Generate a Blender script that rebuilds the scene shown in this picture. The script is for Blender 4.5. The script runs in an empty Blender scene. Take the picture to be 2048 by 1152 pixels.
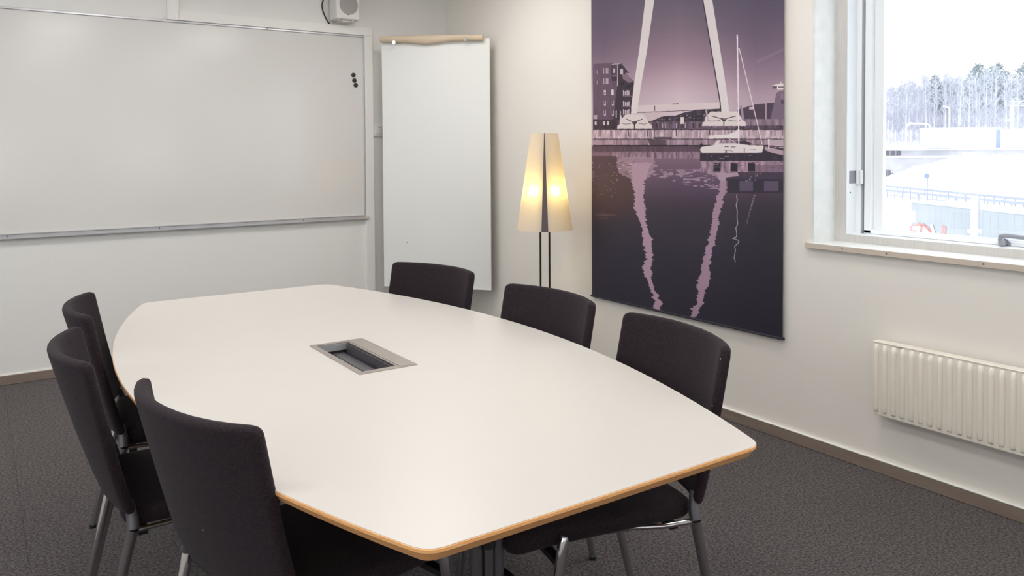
import bpy, bmesh, math, random
import numpy as np
from mathutils import Vector, Matrix

random.seed(7)
SC = bpy.context.scene
COL = SC.collection

# ------------------------------------------------------------------ camera
F_PX, CY_PX, EYE = 1589.24, 351.50, 1.36
RIGHT = (0.8265832270735283, -0.5627823142009514, -0.006019596608885774)
DOWN = (-0.02216511931397068, -0.02186393763549003, -0.9995152203527813)
FWD = (0.5623778767043646, 0.8263159414253685, -0.030546501269334336)
cam_d = bpy.data.cameras.new('camera')
cam = bpy.data.objects.new('camera', cam_d); COL.objects.link(cam)
cam_d.sensor_fit = 'HORIZONTAL'; cam_d.sensor_width = 36.0
cam_d.lens = F_PX / 2048 * 36
cam_d.shift_y = (CY_PX - 576) / 2048
cam_d.clip_start = 0.05; cam_d.clip_end = 2000
cam.matrix_world = Matrix(((RIGHT[0], -DOWN[0], -FWD[0], 0), (RIGHT[1], -DOWN[1], -FWD[1], 0),
                           (RIGHT[2], -DOWN[2], -FWD[2], EYE), (0, 0, 0, 1)))
SC.camera = cam

# ------------------------------------------------------------------ world, exposure
W = bpy.data.worlds.new('overcast_sky'); SC.world = W; W.use_nodes = True
W.node_tree.nodes['Background'].inputs[0].default_value = (0.93, 0.965, 1.0, 1)
W.node_tree.nodes['Background'].inputs[1].default_value = 2.4
SC.view_settings.view_transform = 'Standard'; SC.view_settings.look = 'None'
SC.view_settings.gamma = 1; SC.view_settings.use_curve_mapping = False
SC.view_settings.exposure = 0.12
SC.cycles.use_denoising = True
SC.cycles.max_bounces = 10; SC.cycles.diffuse_bounces = 6
SC.cycles.sample_clamp_indirect = 6
PANEL_STRENGTH = 12.5
BULB_W = 7.0

# ------------------------------------------------------------------ helpers
def srgb(r, g, b, k=1.0):
    f = lambda c: (c / 255 / 12.92 if c / 255 <= 0.04045 else ((c / 255 + 0.055) / 1.055) ** 2.4) * k
    return (f(r), f(g), f(b), 1)

def mat(name, col, rough=0.5, metal=0.0, spec=0.5, col2=None, nscale=40, bump=0.0, bscale=200, coat=0.0,
        sheen=0.0, detail=4, stretch=None, dist=0.02):
    m = bpy.data.materials.new(name); m.use_nodes = True
    nt = m.node_tree; b = nt.nodes['Principled BSDF']
    b.inputs['Base Color'].default_value = col
    b.inputs['Roughness'].default_value = rough
    b.inputs['Metallic'].default_value = metal
    b.inputs['Specular IOR Level'].default_value = spec
    b.inputs['Coat Weight'].default_value = coat
    b.inputs['Sheen Weight'].default_value = sheen
    tc = nt.nodes.new('ShaderNodeTexCoord')
    vec = tc.outputs['Object']
    if stretch:
        mp = nt.nodes.new('ShaderNodeMapping'); mp.inputs['Scale'].default_value = stretch
        nt.links.new(vec, mp.inputs['Vector']); vec = mp.outputs['Vector']
    if col2 is not None:
        n = nt.nodes.new('ShaderNodeTexNoise'); n.inputs['Scale'].default_value = nscale
        n.inputs['Detail'].default_value = detail
        nt.links.new(vec, n.inputs['Vector'])
        r = nt.nodes.new('ShaderNodeValToRGB')
        r.color_ramp.elements[0].position = 0.36; r.color_ramp.elements[1].position = 0.66
        r.color_ramp.elements[0].color = col; r.color_ramp.elements[1].color = col2
        nt.links.new(n.outputs['Fac'], r.inputs['Fac'])
        nt.links.new(r.outputs['Color'], b.inputs['Base Color'])
    if bump:
        n2 = nt.nodes.new('ShaderNodeTexNoise'); n2.inputs['Scale'].default_value = bscale
        nt.links.new(vec, n2.inputs['Vector'])
        bp = nt.nodes.new('ShaderNodeBump'); bp.inputs['Strength'].default_value = bump
        bp.inputs['Distance'].default_value = dist
        nt.links.new(n2.outputs['Fac'], bp.inputs['Height'])
        nt.links.new(bp.outputs['Normal'], b.inputs['Normal'])
    return m

def emis(name, col, s):
    m = bpy.data.materials.new(name); m.use_nodes = True
    b = m.node_tree.nodes['Principled BSDF']
    b.inputs['Base Color'].default_value = (0.9, 0.9, 0.9, 1)
    b.inputs['Emission Color'].default_value = col
    b.inputs['Emission Strength'].default_value = s
    return m

def new_obj(name, bm, m, parent=None, smooth=False):
    me = bpy.data.meshes.new(name)
    bmesh.ops.recalc_face_normals(bm, faces=bm.faces)
    bm.to_mesh(me); bm.free()
    for mm in (m if isinstance(m, (list, tuple)) else [m]): me.materials.append(mm)
    if smooth:
        me.polygons.foreach_set('use_smooth', [True] * len(me.polygons))
        try: me.set_sharp_from_angle(angle=math.radians(40))
        except Exception: pass
    o = bpy.data.objects.new(name, me); COL.objects.link(o)
    if parent is not None: o.parent = parent
    return o

def tag(o, label=None, cat=None, group=None, kind=None):
    if label: o['label'] = label
    if cat: o['category'] = cat
    if group: o['group'] = group
    if kind: o['kind'] = kind
    return o

def empty(name, loc, rz=0.0, label=None, cat=None, group=None, kind=None):
    o = bpy.data.objects.new(name, None); COL.objects.link(o)
    o.location = loc; o.rotation_euler = (0, 0, rz); o.empty_display_size = 0.1
    return tag(o, label, cat, group, kind)

def copy_tree(o, parent=None):
    c = o.copy(); COL.objects.link(c); c.parent = parent
    for ch in list(o.children): copy_tree(ch, c)
    return c

def box(bm, x0, x1, y0, y1, z0, z1, bev=0.0, seg=2, M=None, mi=0):
    r = bmesh.ops.create_cube(bm, size=1)
    vs = r['verts']
    for v in vs:
        v.co = Vector(((x0 + x1) / 2 + v.co.x * (x1 - x0), (y0 + y1) / 2 + v.co.y * (y1 - y0), (z0 + z1) / 2 + v.co.z * (z1 - z0)))
    fs = set(f for v in vs for f in v.link_faces)
    for f in fs: f.material_index = mi
    if bev:
        es = set(e for v in vs for e in v.link_edges)
        g = bmesh.ops.bevel(bm, geom=list(es), offset=bev, segments=seg, profile=0.5, affect='EDGES')
        vs = list(set(v for f in g['faces'] for v in f.verts) | set(v for v in vs if v.is_valid))
        for f in g['faces']: f.material_index = mi
    if M is not None:
        bmesh.ops.transform(bm, matrix=M, verts=[v for v in vs if v.is_valid])
    return vs

def tube(bm, pts, r, seg=12, r2=None, cap=True):
    pts = [Vector(p) for p in pts]; n = len(pts); rings = []
    up = None
    for i, p in enumerate(pts):
        d = (pts[min(i + 1, n - 1)] - pts[max(i - 1, 0)]).normalized()
        if up is None:
            up = Vector((0, 0, 1)) if abs(d.z) < 0.9 else Vector((1, 0, 0))
        a = d.cross(up).normalized(); b = a.cross(d).normalized(); up = b
        if isinstance(r, (list, tuple)): rr = r[i]
        else: rr = r + ((r2 - r) * i / (n - 1) if r2 is not None else 0)
        rings.append([bm.verts.new(p + a * (rr * math.cos(2 * math.pi * k / seg)) + b * (rr * math.sin(2 * math.pi * k / seg))) for k in range(seg)])
    for i in range(n - 1):
        for k in range(seg):
            bm.faces.new((rings[i][k], rings[i][(k + 1) % seg], rings[i + 1][(k + 1) % seg], rings[i + 1][k]))
    if cap:
        bm.faces.new(rings[0][::-1]); bm.faces.new(rings[-1])
    return rings

def lathe(bm, prof, seg=32, c=(0, 0, 0), close=False):
    rings = [[bm.verts.new((c[0] + r * math.cos(2 * math.pi * k / seg), c[1] + r * math.sin(2 * math.pi * k / seg), c[2] + z)) for k in range(seg)] for r, z in prof]
    for i in range(len(rings) - 1):
        for k in range(seg):
            bm.faces.new((rings[i][k], rings[i][(k + 1) % seg], rings[i + 1][(k + 1) % seg], rings[i + 1][k]))
    if close:
        bm.faces.new(rings[0][::-1]); bm.faces.new(rings[-1])
    return rings

def bez(p0, p1, p2, p3, n):
    out = []
    for i in range(n + 1):
        t = i / n; out.append(tuple((1 - t) ** 3 * a + 3 * (1 - t) ** 2 * t * b + 3 * (1 - t) * t * t * c + t ** 3 * d for a, b, c, d in zip(p0, p1, p2, p3)))
    return out

BM = bmesh.new
def box_obj(name, m, parent, *a, **k):
    bm = BM(); box(bm, *a, **k); return new_obj(name, bm, m, parent)
def tube_obj(name, m, parent, pts, r, **k):
    bm = BM(); tube(bm, pts, r, **k); return new_obj(name, bm, m, parent, smooth=True)

# ------------------------------------------------------------------ materials
m_wall = mat('painted_wall', srgb(236, 231, 224), 0.65, spec=0.3, bump=0.08, bscale=350, dist=0.004)
m_wall_l = mat('painted_wall_grey', srgb(233, 232, 229), 0.6, spec=0.3, bump=0.05, bscale=350, dist=0.004)
m_trim = mat('painted_trim', srgb(238, 237, 233), 0.4, bump=0.03, bscale=60, stretch=(1, 1, 0.1))
m_ceil = mat('ceiling_paint', srgb(246, 245, 242), 0.8, spec=0.2)
m_base = mat('grey_vinyl_skirting', srgb(128, 113, 103), 0.45, col2=srgb(138, 124, 114), nscale=8, stretch=(0.4, 0.4, 6))
m_carpet = mat('loop_pile_carpet', srgb(44, 39, 40), 0.95, spec=0.1, col2=srgb(108, 99, 99), nscale=110, detail=8, bump=0.8, bscale=260, dist=0.006, sheen=0.15)
m_under = mat('screed', srgb(60, 55, 52), 0.9)
m_alu = mat('anodised_aluminium', srgb(200, 200, 203), 0.35, metal=0.6, bump=0.02, bscale=80, stretch=(0.1, 1, 1))
m_board = mat('enamel_board', srgb(222, 220, 217), 0.16, spec=0.6)
m_fab = mat('charcoal_wool', srgb(36, 29, 35), 0.9, spec=0.1, col2=srgb(52, 42, 46), nscale=260, detail=6, bump=0.4, bscale=500, dist=0.003, sheen=0.06)
m_chrome = mat('polished_chrome', srgb(205, 205, 208), 0.12, metal=1.0)
m_grey = mat('grey_powder_metal', srgb(104, 102, 106), 0.38, metal=0.5)
m_black = mat('black_plastic', srgb(30, 29, 32), 0.45)
m_top = mat('white_laminate', srgb(211, 206, 200), 0.33, spec=0.45, bump=0.015, bscale=900, dist=0.002)
m_wood = mat('beech_edge', srgb(238, 168, 104), 0.4, col2=srgb(248, 194, 134), nscale=14, stretch=(3, 3, 40), bump=0.05, bscale=60)
m_brush = mat('brushed_aluminium', srgb(176, 168, 162), 0.38, metal=0.75, bump=0.05, bscale=300, stretch=(1, 0.05, 1))
m_win = mat('white_window_frame', srgb(238, 241, 244), 0.4)
m_wing = mat('grey_window_frame', srgb(206, 203, 199), 0.5, col2=srgb(196, 192, 188), nscale=30, stretch=(1, 8, 0.3))
m_sill = mat('laminate_sill', srgb(222, 224, 222), 0.4, col2=srgb(230, 231, 229), nscale=14, stretch=(1, 0.3, 1))
m_silledge = mat('sill_edge', srgb(205, 192, 178), 0.5)
m_rubber = mat('dark_gasket', srgb(96, 102, 116), 0.6)
m_rad = mat('cream_radiator_enamel', srgb(240, 234, 222), 0.35)
m_paper = mat('brown_paper_back', srgb(214, 196, 172), 0.8, col2=srgb(208, 188, 162), nscale=6)
m_white = mat('white_plastic', srgb(228, 225, 222), 0.4)
m_grille = mat('speaker_grille', srgb(176, 171, 168), 0.6, col2=srgb(150, 146, 144), nscale=900, detail=1)
m_screw = mat('dull_screw', srgb(110, 106, 104), 0.4, metal=0.6)
m_magnet = mat('black_magnet', srgb(32, 30, 31), 0.4)
m_dark = mat('socket_dark', srgb(36, 32, 38), 0.5)
m_flip = mat('flip_board_white', srgb(234, 235, 232), 0.3, spec=0.4)
m_lampmetal = mat('black_lamp_metal', srgb(24, 26, 24), 0.4)
m_strip = mat('dark_shade_divider', srgb(96, 84, 88), 0.6)
m_handle = mat('grey_handle', srgb(150, 152, 160), 0.4, metal=0.4)
m_snow = mat('snow', srgb(248, 249, 252), 0.8, col2=srgb(238, 241, 248), nscale=0.3)

def glass_mat():
    m = bpy.data.materials.new('window_glass'); m.use_nodes = True
    nt = m.node_tree; nt.nodes.clear()
    o = nt.nodes.new('ShaderNodeOutputMaterial'); mx = nt.nodes.new('ShaderNodeMixShader')
    t = nt.nodes.new('ShaderNodeBsdfTransparent'); g = nt.nodes.new('ShaderNodeBsdfGlossy')
    t.inputs['Color'].default_value = (0.95, 0.97, 0.98, 1); g.inputs['Roughness'].default_value = 0.02
    mx.inputs[0].default_value = 0.06
    nt.links.new(t.outputs[0], mx.inputs[1]); nt.links.new(g.outputs[0], mx.inputs[2]); nt.links.new(mx.outputs[0], o.inputs['Surface'])
    return m
m_glass = glass_mat()

def shade_mat():
    m = bpy.data.materials.new('pleated_shade_fabric'); m.use_nodes = True
    nt = m.node_tree; nt.nodes.clear()
    o = nt.nodes.new('ShaderNodeOutputMaterial'); mx = nt.nodes.new('ShaderNodeMixShader')
    d = nt.nodes.new('ShaderNodeBsdfDiffuse'); t = nt.nodes.new('ShaderNodeBsdfTranslucent')
    d.inputs['Color'].default_value = srgb(248, 240, 230); t.inputs['Color'].default_value = srgb(255, 240, 214)
    mx.inputs[0].default_value = 0.5
    rf = nt.nodes.new('ShaderNodeBsdfRefraction'); rf.inputs['IOR'].default_value = 1.3; rf.inputs['Roughness'].default_value = 0.95
    rf.inputs['Color'].default_value = srgb(255, 240, 214); m2 = nt.nodes.new('ShaderNodeMixShader'); m2.inputs[0].default_value = 0.5
    nt.links.new(t.outputs[0], m2.inputs[1]); nt.links.new(rf.outputs[0], m2.inputs[2])
    tc = nt.nodes.new('ShaderNodeTexCoord'); w = nt.nodes.new('ShaderNodeTexNoise')
    mp = nt.nodes.new('ShaderNodeMapping'); mp.inputs['Scale'].default_value = (1, 1, 0.02)
    w.inputs['Scale'].default_value = 260
    bp = nt.nodes.new('ShaderNodeBump'); bp.inputs['Strength'].default_value = 0.35; bp.inputs['Distance'].default_value = 0.003
    nt.links.new(tc.outputs['Object'], mp.inputs[0]); nt.links.new(mp.outputs[0], w.inputs['Vector'])
    nt.links.new(w.outputs['Fac'], bp.inputs['Height']); nt.links.new(bp.outputs[0], d.inputs['Normal'])
    nt.links.new(d.outputs[0], mx.inputs[1]); nt.links.new(m2.outputs[0], mx.inputs[2]); nt.links.new(mx.outputs[0], o.inputs['Surface'])
    return m
m_shade = shade_mat()

# ------------------------------------------------------------------ room shell
XB, YA, XL, YBK, HC = 3.132, 5.534, -2.1, -2.5, 2.66
T = 0.34
def struct(name, bm, m, smooth=False):
    return tag(new_obj(name, bm, m, None, smooth), kind='structure')

bm = BM(); box(bm, XL - T, XB + T, YBK - T, YA + T, -0.25, -0.012)
floor = struct('floor', bm, m_under)
# carpet tiles laid on the screed (pile direction turned from tile to tile)
TS = 0.5
bm = BM(); box(bm, -TS / 2 + 0.0003, TS / 2 - 0.0003, -TS / 2 + 0.0003, TS / 2 - 0.0003, -0.012, 0.0, 0.0006, 1)
tile_me = None
nx = int(math.ceil((XB - XL) / TS)); ny = int(math.ceil((YA - YBK) / TS))
proto = new_obj('carpet_tile', bm, m_carpet, floor)
first = True
for i in range(nx):
    for j in range(ny):
        x = XB - TS / 2 - 0.002 - i * TS; y = YA - TS / 2 - 0.002 - j * TS
        if x - TS / 2 < XL - 0.3 or y - TS / 2 < YBK - 0.3: continue
        o = proto if first else proto.copy()
        if not first: COL.objects.link(o)
        first = False
        o.location = (x, y, 0); o.rotation_euler = (0, 0, math.pi / 2 * ((i + j) % 2))
bm = BM(); box(bm, XL - T, XB + T, YBK - T, YA + T, HC, HC + 0.2)
struct('ceiling', bm, m_ceil)
bm = BM(); box(bm, XL - T, XB + T, YA, YA + 0.3, -0.2, HC)
struct('wall_left', bm, m_wall_l)          # the wall with the whiteboard

def wall_with_holes(name, axis, a0, a1, c0, c1, holes, m):
    """axis 'x': wall spans y a0..a1 and thickness x c0..c1; 'y': spans x a0..a1, thickness y c0..c1"""
    bm = BM(); cur = a0
    def b(u0, u1, z0, z1):
        if u1 - u0 < 1e-4 or z1 - z0 < 1e-4: return
        if axis == 'x': box(bm, c0, c1, u0, u1, z0, z1)
        else: box(bm, u0, u1, c0, c1, z0, z1)
    for (h0, h1, z0, z1) in sorted(holes):
        b(cur, h0, -0.2, HC); b(h0, h1, -0.2, z0); b(h0, h1, z1, HC); cur = h1
    b(cur, a1, -0.2, HC)
    return struct(name, bm, m)

WY1, WY0, WZ0, WZ1 = 2.188, 0.35, 0.917, 2.34      # the window in view
wall_with_holes('wall_right', 'x', YBK - T, YA, XB, XB + T, [(WY0, WY1, WZ0, WZ1), (-2.0, -0.35, WZ0, WZ1)], m_wall)
wall_with_holes('wall_back', 'y', XL, XB, YBK - T, YBK, [(1.7, 2.85, 0.95, 1.75), (-0.7, 0.75, 0.95, 1.75)], m_wall)

wall_with_holes('wall_near', 'x', YBK - T, YA, XL - T, XL, [(-1.6, 1.0, 0.80, 2.30), (1.5, 4.6, 0.80, 2.30)], m_wall)  # both openings added to this unseen wall to throw daylight on the right wall

# skirtings
bm = BM(); box(bm, XL, XB, YA - 0.012, YA, 0, 0.057, 0.003, 1)
struct('baseboard_left', bm, m_base)
bm = BM(); box(bm, XL, XB, YA - 0.008, YA, 0.057, 0.061)
struct('trim_1', bm, m_trim)
bm = BM(); box(bm, XB - 0.012, XB, YBK, YA - 0.012, 0, 0.053, 0.003, 1)
struct('baseboard_right', bm, m_base)
bm = BM(); box(bm, XB - 0.014, XB, YBK, YA - 0.012, 0.053, 0.060, 0.002, 1)
struct('trim_2', bm, m_trim)

# white casing round the whiteboard, each length its own trim
def trim(n, *a, **k):
    bm = BM(); box(bm, *a, bev=0.0015, seg=1); return struct('trim_%d' % n, bm, m_trim)
trim(3, 2.433, 2.500, YA - 0.022, YA, 0.061, 2.226)
trim(4, 1.139, 2.500, YA - 0.022, YA, 2.2265, 2.290)
trim(5, 1.066, 1.137, YA - 0.030, YA, 2.226, HC)

# ------------------------------------------------------------------ window in view
def make_window(name, y0, y1, z0, z1, full):
    root = empty(name, (XB, (y0 + y1) / 2, z0), kind='structure')
    inv = Matrix.Translation(-Vector((XB, (y0 + y1) / 2, z0)))
    def P(nm, m, boxes, par=root, bev=0.0):
        bm = BM()
        for b in boxes: box(bm, *b, bev=bev, seg=1)
        bmesh.ops.transform(bm, matrix=inv, verts=bm.verts)
        return new_obj(nm, bm, m, par)
    X1, X2 = XB + 0.157, XB + 0.234
    e = 0.003
    # lining boards of the reveal
    P('reveal_board', m_sill, [(XB - 0.002, X1, y1 - e, y1 + 0.012, z0 + 0.02, z1)])
    P('reveal_board', m_sill, [(XB - 0.002, X1, y0 - 0.012, y0 + e, z0 + 0.02, z1)])
    P('reveal_board', m_sill, [(XB - 0.002, X1, y0, y1, z1 - e, z1 + 0.012)])
    # fixed outer frame: face towards the room, then a step back to the sash
    w = 0.057; zb = z0 + 0.057
    P('frame_jamb', m_wing, [(X1, XB + 0.30, y1 - w, y1, zb, z1)])
    P('frame_jamb', m_wing, [(X1, XB + 0.30, y0, y0 + w, zb, z1)])
    P('frame_rail', m_wing, [(X1, XB + 0.30, y0, y1, z0, zb)])
    P('frame_rail', m_wing, [(X1, XB + 0.30, y0 + w, y1 - w, z1 - w, z1)])
    P('frame_lining', m_win, [(X1 + 0.002, X2, y1 - w - 0.002, y1 - w, zb, z1 - w), (X1 + 0.002, X2, y0 + w, y0 + w + 0.002, zb, z1 - w),
                              (X1 + 0.002, X2, y0 + w, y1 - w, zb, zb + 0.002)])
    # beads beside the sash
    a = y1 - w
    P('stop_bead', m_win, [(X2, X2 + 0.05, a - 0.024, a - 0.002, zb, z1 - w)])
    P('gasket', m_rubber, [(X2 + 0.025, X2 + 0.05, a - 0.044, a - 0.024, zb, z1 - w)])
    sa = a - 0.040; sb = y0 + w + 0.004
    s = P('sash', m_win, [(X2, X2 + 0.045, sa - 0.034, sa, zb + 0.004, z1 - w), (X2 + 0.02, X2 + 0.045, sa - 0.078, sa - 0.034, zb + 0.006, z1 - w),
                          (X2, X2 + 0.045, sb, sb + 0.07, zb + 0.002, z1 - w),
                          (X2, X2 + 0.045, sb, sa, zb + 0.002, zb + 0.020), (X2, X2 + 0.045, sb, sa, z1 - w - 0.07, z1 - w)], bev=0.002)
    P('glazing_bead', m_win, [(X2 + 0.010, X2 + 0.03, sb + 0.07, sa - 0.034, zb + 0.020, zb + 0.026)], s)
    P('pane', m_glass, [(X2 + 0.026, X2 + 0.029, sb + 0.06, sa - 0.07, zb + 0.015, z1 - w - 0.06)], s)
    if full:
        # hinge bolt plate and small screw on the left jamb
        h = P('hinge', m_handle, [(X1 + 0.02, X2 - 0.002, y1 - w - 0.004, y1 - w - 0.002, 1.205, 1.262)], root, 0.001)
        bm = BM(); tube(bm, [(X2 - 0.004, a - 0.012, 1.203), (X2 - 0.004, a - 0.012, 1.264)], 0.009, 14)
        tube(bm, [(X2 - 0.004, a - 0.030, 1.203), (X2 - 0.004, a - 0.030, 1.264)], 0.008, 14)
        bmesh.ops.transform(bm, matrix=inv, verts=bm.verts); new_obj('hinge_knuckle', bm, m_win, h, True)
        bm = BM(); tube(bm, [(X1 + 0.028, y1 - w - 0.001, 1.163), (X1 + 0.028, y1 - w - 0.004, 1.163)], 0.004, 10)
        bmesh.ops.transform(bm, matrix=inv, verts=bm.verts); new_obj('screw', bm, m_rubber, root, True)
        # espagnolette handle near the foot of the sash
        bm = BM(); tube(bm, [(X2, 1.49, 0.985), (X2 - 0.010, 1.49, 0.985)], 0.021, 20)
        tube(bm, [(X2 - 0.010, 1.49, 0.985), (X2 - 0.032, 1.49, 0.990)], 0.013, 16)
        bmesh.ops.transform(bm, matrix=inv, verts=bm.verts)
        hd = new_obj('handle', bm, m_handle, root, True)
        bm = BM()
        pts = [(X2 - 0.032, 1.487, 0.982), (X2 - 0.036, 1.490, 1.004), (X2 - 0.040, 1.488, 1.016), (X2 - 0.042, 1.470, 1.021), (X2 - 0.042, 1.44, 1.020), (X2 - 0.042, 1.36, 1.016)]
        tube(bm, pts, [0.011, 0.011, 0.010, 0.009, 0.0085, 0.0085], 12)
        bmesh.ops.transform(bm, matrix=inv, verts=bm.verts)
        new_obj('lever', bm, m_handle, hd, True)
    return root

make_window('window_1', WY0, WY1, WZ0, WZ1, True)
make_window('window_2', -2.0, -0.35, WZ0, WZ1, False)

def sill(y0, y1, nm):
    bm = BM(); box(bm, XB - 0.018, XB + 0.16, y0, y1 , 0.921, 0.940, 0.002, 1)
    o = new_obj('window_sill', bm, m_sill); tag(o, kind='structure')
    bm = BM(); box(bm, XB - 0.024, XB - 0.018, y0 - 0.0, y1 + 0.0, 0.917, 0.9405, 0.001, 1)
    new_obj('sill_edge', bm, m_silledge, o)
    return o
s1 = sill(WY0 - 0.03, WY1 + 0.03, 1); sill(-2.03, -0.32, 2)
for y in (2.03, 1.83, 1.45):
    tube_obj('nail_dent', m_dark, s1, [(XB - 0.0235, y, 0.930), (XB - 0.0255, y, 0.930)], 0.003, seg=8)

# back wall windows (behind the camera, seen only as reflections and light)
for k, (x0, x1) in enumerate(((1.7, 2.85), (-0.7, 0.75))):
    r = empty('window_%d' % (3 + k), ((x0 + x1) / 2, YBK, 0.95), kind='structure')
    cx = (x0 + x1) / 2
    bm = BM()
    for b in ((x0, x0 + 0.06, 0.95, 1.75), (x1 - 0.06, x1, 0.95, 1.75), (x0, x1, 0.95, 1.01), (x0, x1, 1.69, 1.75)):
        box(bm, b[0] - cx, b[1] - cx, -0.2, -0.12, b[2] - 0.95, b[3] - 0.95)
    new_obj('window_frame', bm, m_win, r)
    bm = BM(); box(bm, x0 + 0.05 - cx, x1 - 0.05 - cx, -0.162, -0.158, 0.05, 0.75); new_obj('pane', bm, m_glass, r)

# daylight portals in the window openings (sampling guides only, they give no light of their own)
def portal(loc, rot, sx, sy):
    l = bpy.data.lights.new('daylight_portal', 'AREA'); l.shape = 'RECTANGLE'; l.size = sx; l.size_y = sy
    l.cycles.is_portal = True
    o = bpy.data.objects.new('daylight_portal', l); COL.objects.link(o); o.location = loc; o.rotation_euler = rot
portal((XB + 0.33, (WY0 + WY1) / 2, (WZ0 + WZ1) / 2), (0, math.pi / 2, 0), WZ1 - WZ0, WY1 - WY0)
portal((XB + 0.33, -1.175, (WZ0 + WZ1) / 2), (0, math.pi / 2, 0), WZ1 - WZ0, 1.65)
for x0, x1 in ((1.7, 2.85), (-0.7, 0.75)):
    portal(((x0 + x1) / 2, YBK - 0.33, 1.35), (math.pi / 2, 0, math.pi), x1 - x0, 0.8)

for k, (y0, y1) in enumerate(((-1.6, 1.0), (1.5, 4.6))):  # invented side windows, out of view, added to brighten the right wall
    cy_ = (y0 + y1) / 2
    r = empty('window_%d' % (5 + k), (XL, cy_, 0.8), kind='structure')
    bm = BM()
    for b in ((y0, y0 + 0.06, 0.8, 2.3), (y1 - 0.06, y1, 0.8, 2.3), (cy_ - 0.03, cy_ + 0.03, 0.86, 2.24), (y0, y1, 0.8, 0.86), (y0, y1, 2.24, 2.3)):
        box(bm, -0.2, -0.12, b[0] - cy_, b[1] - cy_, b[2] - 0.8, b[3] - 0.8)
    new_obj('window_frame', bm, m_win, r)
    bm = BM(); box(bm, -0.162, -0.158, y0 + 0.05 - cy_, y1 - 0.05 - cy_, 0.05, 1.45); new_obj('pane', bm, m_glass, r)
    portal((XL - 0.33, cy_, 1.55), (0, -math.pi / 2, 0), 1.5, y1 - y0)

# ceiling lights
bm = BM(); box(bm, -0.3, 0.3, -0.3, 0.3, -0.012, 0, 0.003, 1)
cl = empty('ceiling_light', (0, 0, HC), 0, 'square white ceiling light panel above the meeting room', 'ceiling light', 'ceiling light panels')
new_obj('frame', bm, m_white, cl)
bm = BM(); box(bm, -0.27, 0.27, -0.27, 0.27, -0.016, -0.012)
new_obj('diffuser', bm, emis('panel_light', (1.0, 0.965, 0.925, 1), PANEL_STRENGTH), cl)
spots = [(x, y) for y in (-0.6, 1.8, 4.15) for x in (-0.9, 0.75, 2.25)]
for k, (x, y) in enumerate(spots):
    o = cl if k == 0 else copy_tree(cl)
    o.location = (x, y, HC - 0.001)

# ------------------------------------------------------------------ whiteboard
BX0, BX1, BZ0, BZ1 = -1.35, 2.431, 0.862, 2.224
yw = YA
wb = empty('whiteboard', ((BX0 + BX1) / 2, yw, BZ0), 0, 'wide wall-mounted whiteboard with aluminium frame on the left wall', 'whiteboard')
inv = Matrix.Translation(-wb.location)
def WB(nm, m, par, *a, bev=0.0, seg=1):
    bm = BM(); box(bm, *a, bev=bev, seg=seg); bmesh.ops.transform(bm, matrix=inv, verts=bm.verts); return new_obj(nm, bm, m, par)
WB('writing_surface', m_board, wb, BX0 + 0.006, BX1 - 0.006, yw - 0.014, yw, BZ0 + 0.03, BZ1 - 0.004)
WB('frame_rail', m_alu, wb, BX0, BX1, yw - 0.022, yw, BZ1 - 0.014, BZ1, bev=0.002).name
WB('frame_stile', m_alu, wb, BX1 - 0.013, BX1, yw - 0.022, yw, BZ0 + 0.03, BZ1 - 0.0145, bev=0.002)
WB('frame_stile', m_alu, wb, BX0, BX0 + 0.013, yw - 0.022, yw, BZ0 + 0.03, BZ1 - 0.0145, bev=0.002)
tr = WB('pen_tray', m_alu, wb, BX0, BX1 + 0.004, yw - 0.026, yw, BZ0, BZ0 + 0.032, bev=0.002)
WB('tray_lip', m_alu, tr, BX0, BX1 + 0.004, yw - 0.036, yw - 0.026, BZ0, BZ0 + 0.009, bev=0.002)
WB('tray_groove', m_screw, tr, BX0, BX1 - 0.01, yw - 0.0272, yw - 0.026, BZ0 + 0.024, BZ0 + 0.0258)
WB('end_cap', m_silledge, tr, BX1 - 0.012, BX1 + 0.014, yw - 0.040, yw - 0.010, BZ0 + 0.002, BZ0 + 0.022, bev=0.002)
for (x, z) in ((0.165, BZ0 + 0.017), (0.995, BZ0 + 0.017), (1.95, BZ0 + 0.017), (0.145, BZ1 - 0.007), (1.71, BZ1 - 0.007)):
    bm = BM(); tube(bm, [(x, yw - 0.0225 - (0.004 if z < 1 else 0), z), (x, yw - 0.0245 - (0.004 if z < 1 else 0), z)], 0.0045, 10)
    bmesh.ops.transform(bm, matrix=inv, verts=bm.verts); new_obj('screw', bm, m_screw, wb, True)
# magnets
for (x, z), lab in zip(((2.345, 1.930), (2.352, 1.891), (2.363, 1.857)),
                       ('round black magnet on the whiteboard, top of the three', 'round black magnet on the whiteboard, middle of the three', 'round black magnet on the whiteboard, lowest of the three')):
    bm = BM(); tube(bm, [(0, -0.0005, 0), (0, -0.006, 0), (0, -0.0075, 0)], [0.0165, 0.0165, 0.0145], 24)
    o = new_obj('magnet', bm, m_magnet, None, True); o.location = (x, yw - 0.0142, z); tag(o, lab, 'magnet', 'round magnets on the whiteboard')

# wall switch plate
sp = empty('wall_switch', (2.554, YA, 1.523), 0, 'small square white thermostat plate beside the whiteboard casing', 'switch')
box_obj('plate', m_white, sp, -0.049, 0.041, -0.012, 0, -0.047, 0.047, bev=0.003)
box_obj('inner_plate', m_white, sp, -0.031, 0.031, -0.019, -0.012, -0.029, 0.031, bev=0.002)
tube_obj('dial', m_white, sp, [(0, -0.019, -0.003), (0, -0.024, -0.003)], 0.019, seg=24)
tube_obj('sensor', m_dark, sp, [(-0.004, -0.019, 0.024), (-0.004, -0.0205, 0.024)], 0.0035, seg=10)

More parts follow.
